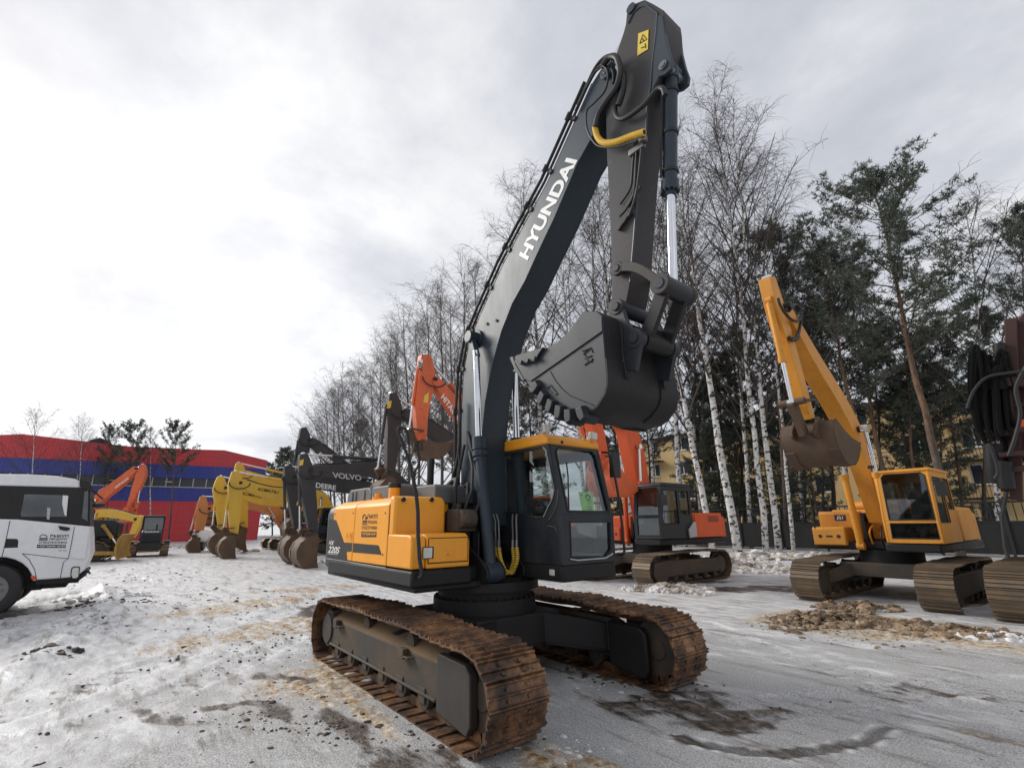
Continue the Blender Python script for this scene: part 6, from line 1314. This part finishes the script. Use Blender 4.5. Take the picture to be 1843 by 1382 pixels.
def birch_proto(seed, H=24.0, r0=.17, nlimb=30, start=.28, spread=1.0, fork=False):
    rng = random.Random(seed); tr_ = MB(); cr = MB(); lean = rng.uniform(-.02, .02)
    P = []; x = y = 0
    for i in range(15):
        t = i/14; P.append(Vector((x, y, H*t))); x += rng.uniform(-.09, .09); y += rng.uniform(-.09, .09)
    tr_.tube(P, [r0*(1-.93*(i/14))+.012 for i in range(15)], 9)
    for li in range(nlimb):
        t = start+(.97-start)*(li/(nlimb-1))**.9; k = min(13, int(t*14)); p = P[k].lerp(P[k+1], t*14-k); az = li*2.4+rng.uniform(-.6, .6)
        Ln = H*(.40*(1-t)+.085)*rng.uniform(.75, 1.2)*spread; el = R(rng.uniform(34, 60))+t*.2
        d = Vector((math.cos(az)*math.cos(el), math.sin(az)*math.cos(el), math.sin(el))); rr = .016+.055*(1-t)
        lim = grow(rng, p, d, Ln, 7, .10, .02); tri_tube(cr, lim, rr, .012, 5)
        for s in range(rng.randint(7, 10)):
            u = .22+.78*s/9; u = min(.99, u); q = int(u*7); p2 = lim[q].lerp(lim[min(7, q+1)], u*7-q); bd = (lim[min(7, q+1)]-lim[q]).normalized()
            d2 = (bd*.8+Vector((rng.uniform(-1, 1), rng.uniform(-1, 1), rng.uniform(-.1, .8)))).normalized(); L2 = Ln*rng.uniform(.25, .45)*(1.15-u*.5)
            b2 = grow(rng, p2, d2, L2, 5, .16, -.12); tri_tube(cr, b2, .013, .007)
            for w_ in range(rng.randint(5, 8)):
                u3 = rng.uniform(.25, 1.0)*4.99; q3 = int(u3); p3 = b2[q3].lerp(b2[q3+1], u3-q3); d3 = (Vector((rng.uniform(-1, 1), rng.uniform(-1, 1), rng.uniform(-.5, .6)))+d2*.6).normalized()
                tri_tube(cr, grow(rng, p3, d3, rng.uniform(.5, 1.3), 4, .22, -.42), .0075, .004)
    return tr_, cr
def tuft(mb, rng, c, d, s):
    for i in range(12):
        v = (d*.55+Vector((rng.gauss(0, 1), rng.gauss(0, 1), rng.gauss(0, 1)))*.62).normalized(); a = v.orthogonal().normalized(); a = Matrix.Rotation(rng.uniform(0, 6.28), 3, v) @ a; L_ = s*rng.uniform(.7, 1.25); w_ = s*.065
        p = [c+a*w_*.6, c-a*w_*.6, c+v*L_*.55-a*w_, c+v*L_, c+v*L_*.55+a*w_]; vs = [mb.bm.verts.new(q) for q in p]; mb.bm.faces.new((vs[0], vs[1], vs[2], vs[3], vs[4]))
def pine_proto(seed, H=22.0, r0=.2, start=.45, nb=46, spread=1.0, dens=1.0, droop=.0, ts=.36):
    rng = random.Random(seed); tr_ = MB(); lb = MB(); cr = MB(); P = []; x = y = 0
    for i in range(15): t = i/14; P.append(Vector((x, y, H*t))); x += rng.uniform(-.13, .13); y += rng.uniform(-.13, .13)
    tr_.tube(P, [r0*(1-.86*(i/14)) for i in range(15)], 10)
    for li in range(nb):
        t = start+(.985-start)*(li/(nb-1)); k = min(13, int(t*14)); p = P[k].lerp(P[k+1], t*14-k); az = li*2.4+rng.uniform(-.7, .7); f = (t-start)/(1-start)
        Ln = H*.20*spread*(math.sin(math.pi*min(1, .30+.62*f))*.8+.12)*rng.uniform(.55, 1.25); el = R(rng.uniform(2, 28))+f*.6-droop
        d = Vector((math.cos(az)*math.cos(el), math.sin(az)*math.cos(el), math.sin(el))); lim = grow(rng, p, d, Ln, 6, .17, .10); tri_tube(lb, lim, .02+.035*(1-f), .012, 4)
        ns = max(4, int(11*dens))
        for s in range(ns):
            u = .32+.68*s/(ns-1); u = min(.995, u)*5.99; q = int(u); p2 = lim[q].lerp(lim[q+1], u-q); bd = (lim[q+1]-lim[q]).normalized(); d2 = (bd+Vector((rng.uniform(-1, 1), rng.uniform(-1, 1), rng.uniform(-.3, .8)))*.9).normalized(); L2 = Ln*rng.uniform(.12, .30)
            b2 = grow(rng, p2, d2, L2, 3, .2, .1); tri_tube(lb, b2, .012, .006)
            for j in range(int(11*dens)): q2 = rng.uniform(.9, 3.0); i_ = min(2, int(q2)); tuft(cr, rng, b2[i_].lerp(b2[i_+1], q2-i_)+Vector((rng.gauss(0, .19), rng.gauss(0, .19), rng.gauss(0, .10))), (d2+Vector((0, 0, .7))).normalized(), ts*rng.uniform(.7, 1.2))
    return tr_, lb, cr
def mk_proto(kind, i):
    ORI[0] = I4; LOCAL[0] = True
    if kind == 'birch':
        a = dict(r0=(.17, .20, .15, .13)[i], nlimb=(32, 28, 34, 26)[i], start=(.30, .36, .24, .2)[i], spread=(1.0, .85, 1.1, 1.25)[i]); t, c = birch_proto(40+i, **a); H = 24.0; parts = [('trunk', t, M['birch'], 0), ('crown', c, M['twig'], 0)]
    elif kind == 'far':
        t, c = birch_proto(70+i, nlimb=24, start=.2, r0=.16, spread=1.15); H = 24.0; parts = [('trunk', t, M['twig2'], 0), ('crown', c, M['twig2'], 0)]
    else:
        a = [dict(start=.50, nb=44, spread=1.15, dens=.9, ts=.25), dict(start=.42, nb=50, spread=.95, dens=.72, ts=.25), dict(start=.12, nb=80, spread=1.0, droop=.25, dens=.7, ts=.30), dict(start=.58, nb=34, spread=1.25, ts=.28, dens=.9)][i]; t, l, c = pine_proto(90+i, **a); H = 22.0; parts = [('trunk', t, M['pbark'], 0), ('limbs', l, M['pbranch'], 0), ('crown', c, M['needle'], 0)]
    out = []
    for nm, mb, mat, sm in parts:
        me = bpy.data.meshes.new(nm); mb.bm.to_mesh(me); mb.bm.free(); me.materials.append(mat)
        if nm in ('trunk',): me.polygons.foreach_set('use_smooth', [True]*len(me.polygons))
        out.append((nm, me))
    LOCAL[0] = False; return H, out
def tree(kind, i, name, cat, base, Ht, lean, rz, label, group, sxy=None):
    key = (kind, i)
    if key not in PROTO: PROTO[key] = mk_proto(kind, i)
    H, parts = PROTO[key]; o = bpy.data.objects.new(name, None); col.objects.link(o); s = Ht/H; w_ = sxy or s
    o.matrix_world = Matrix.Translation(base) @ lean @ Matrix.Rotation(rz, 4, 'Z') @ Matrix.Diagonal((w_, w_, s, 1)); bx(o, label, cat, group)
    tk = None
    for nm, me in parts:
        c = bpy.data.objects.new(nm, me); col.objects.link(c); c.parent = o
    return o
trng = random.Random(21)
def plant(kind, i, name, cat, ub, y, ut, vt, label, group, vb=965, w_=None):
    b_ = on(ub, vb, 1, y); t_ = on(ut, vt, 1, y); d = Vector((t_.x-b_.x, 0, t_.z)); Ht = d.length; ang = math.atan2(d.x, d.z)
    return tree(kind, i, name, cat, Vector((b_.x, y, -.05)), Ht, Matrix.Rotation(ang, 4, 'Y'), trng.uniform(0, 6.28), label, group, w_)
GB = 'bare birches in the tree belt'; GP = 'pines in the tree belt'; GF = 'bare trees of the distant tree belt'
plant('birch', 0, 'birch_tree', 'tree', 1374, 25.5, 1290, 180, 'tallest bare birch, white trunk with black marks rising right of the bucket', GB, w_=1.0)
plant('birch', 1, 'birch_tree', 'tree', 1325, 24.5, 1208, 270, 'white-trunked birch leaning left just left of the tallest birch', GB)
plant('birch', 2, 'birch_tree', 'tree', 1280, 24.0, 1130, 300, 'leaning birch whose white trunk ends behind the orange counterweight', GB)
plant('birch', 3, 'birch_tree', 'tree', 1424, 27, 1378, 420, 'patchy pale birch trunk left of the hanging brown bucket', GB)
plant('birch', 2, 'birch_tree', 'tree', 1398, 26.2, 1330, 240, 'thin birch close against the tallest birch, on its right', GB)
plant('birch', 3, 'birch_tree', 'tree', 1798, 31, 1745, 385, 'bare many-limbed birch above the flats at the right', GB, w_=1.0)
plant('birch', 0, 'birch_tree', 'tree', 1870, 34, 1830, 400, 'bare birch behind the maroon drilling mast', GB)
plant('birch', 3, 'birch_tree', 'tree', 1060, 25, 1005, 420, 'bare birch showing between the boom and the arm', GB)
plant('birch', 1, 'birch_tree', 'tree', 1135, 27, 1075, 330, 'bare birch behind the arm of the big excavator', GB)
plant('birch', 0, 'birch_tree', 'tree', 985, 25, 945, 345, 'bare birch whose crown shows left of the boom lettering', GB)
plant('pine', 0, 'pine_tree', 'tree', 1722, 25.5, 1562, 350, 'tallest pine with long bare leaning trunk, orange-brown higher up', GP, w_=.95)
plant('pine', 1, 'pine_tree', 'tree', 1575, 27, 1474, 435, 'dense pine left of the tallest pine', GP)
plant('pine', 1, 'pine_tree', 'tree', 1610, 30, 1533, 470, 'pine standing behind the tallest pine', GP)
plant('pine', 0, 'pine_tree', 'tree', 1418, 29, 1379, 440, 'pine whose crown shows above the raised golden boom', GP)
plant('pine', 1, 'pine_tree', 'tree', 1890, 27, 1850, 380, 'pine cut by the right edge of the view', GP)
for ub, y, ut, vt, i in ((1255, 31, 1240, 560, 1), (1340, 33, 1310, 590, 1), (1300, 36, 1290, 660, 2), (1450, 34, 1430, 570, 1), (1505, 33, 1480, 540, 1), (1660, 31, 1630, 620, 3), (1735, 33, 1700, 600, 3), (1650, 36, 1640, 640, 2), (1170, 34, 1160, 640, 1), (1120, 31, 1100, 640, 1), (1060, 30, 1040, 620, 1), (960, 28, 940, 660, 2), (1390, 37, 1380, 680, 2), (1480, 38, 1470, 700, 1), (1262, 30, 1258, 690, 2), (1330, 31, 1325, 720, 2), (1410, 31, 1405, 700, 2), (1465, 31, 1462, 740, 2), (1590, 34, 1580, 600, 1), (1640, 33, 1632, 690, 2), (1700, 33, 1694, 660, 2), (1765, 35, 1755, 560, 1), (1110, 30, 1105, 700, 2), (1290, 33, 1286, 640, 2)):
    plant('pine', i, 'pine_tree', 'tree', ub, y, ut, vt, 'dark evergreen in the thicket behind the fence', 'evergreens of the thicket')
for ub, y, ut, vt, i in ((1265, 30, 1230, 420, 2), (1445, 31, 1420, 480, 0), (1530, 32, 1500, 430, 2), (1350, 29, 1310, 330, 3), (1180, 29, 1150, 450, 2), (1090, 28, 1060, 400, 0), (1230, 28, 1190, 380, 1)):
    plant('birch', i, 'birch_tree', 'tree', ub, y, ut, vt, 'slender bare birch deep in the tree belt', 'slender birches in the belt')
fu = [(u_+(22 if u_ < 600 else 8 if u_ < 720 else 0), v_+22) for u_, v_ in [(925, 455), (895, 500), (860, 470), (835, 470), (812, 520), (790, 505), (765, 520), (748, 560), (730, 545), (705, 585), (690, 590), (672, 625), (655, 640), (640, 640), (622, 660), (606, 655), (590, 672), (575, 690), (562, 690), (550, 735), (880, 560), (820, 590), (700, 640)]]
for j, (u, v) in enumerate(fu):
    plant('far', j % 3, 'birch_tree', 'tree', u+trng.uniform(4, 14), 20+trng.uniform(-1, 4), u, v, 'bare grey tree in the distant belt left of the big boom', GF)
for j, (ub, y, ut, vt, i) in enumerate(((506, 19, 508, 812, 2), (528, 20, 522, 808, 2), (490, 18, 488, 838, 2), (650, 24, 648, 760, 1), (720, 24, 715, 740, 1), (870, 26, 860, 640, 1), (820, 27, 815, 700, 1), (930, 27, 925, 600, 1))):
    plant('pine', i, 'pine_tree', 'tree', ub, y, ut, vt, 'dark conifer among the distant bare trees' if j > 2 else 'dark spruce at the far end of the distant belt', 'distant conifers' if j > 2 else 'far spruces')
def plant_d(kind, i, name, ub, d, ut, vt, label, group, w_=None):
    b_ = atd(ub, 955, d); t_ = on_plane(ut, vt, b_, Vector((FW.x, FW.y, 0)).normalized()); b_.z = -.05; dv = t_-b_; q = Vector((0, 0, 1)).rotation_difference(dv.normalized()).to_matrix().to_4x4()
    return tree(kind, i, name, 'tree', b_, dv.length, q, trng.uniform(0, 6.28), label, group, w_)
plant_d('birch', 3, 'birch_tree', 58, 46, 64, 742, 'bare birch in front of the hall, left one above the white truck', 'bare trees before the hall')
plant_d('birch', 2, 'birch_tree', 142, 47, 152, 758, 'thin bare birch in front of the hall, right of the truck roof', 'bare trees before the hall', .45)
plant_d('pine', 3, 'pine_tree', 232, 49, 240, 772, 'dark pine in front of the hall left of its neighbour', 'pines before the hall', .46)
plant_d('pine', 3, 'pine_tree', 308, 50, 322, 772, 'dark pine with flat crown in front of the hall, right one', 'pines before the hall', .46)
plant_d('pine', 1, 'pine_tree', 195, 52, 194, 768, 'small narrow pine beside the hall roof ridge', 'pines before the hall', .4)
plant_d('birch', 1, 'birch_tree', 275, 52, 272, 775, 'slim bare tree between the two pines before the hall', 'bare trees before the hall', .4)
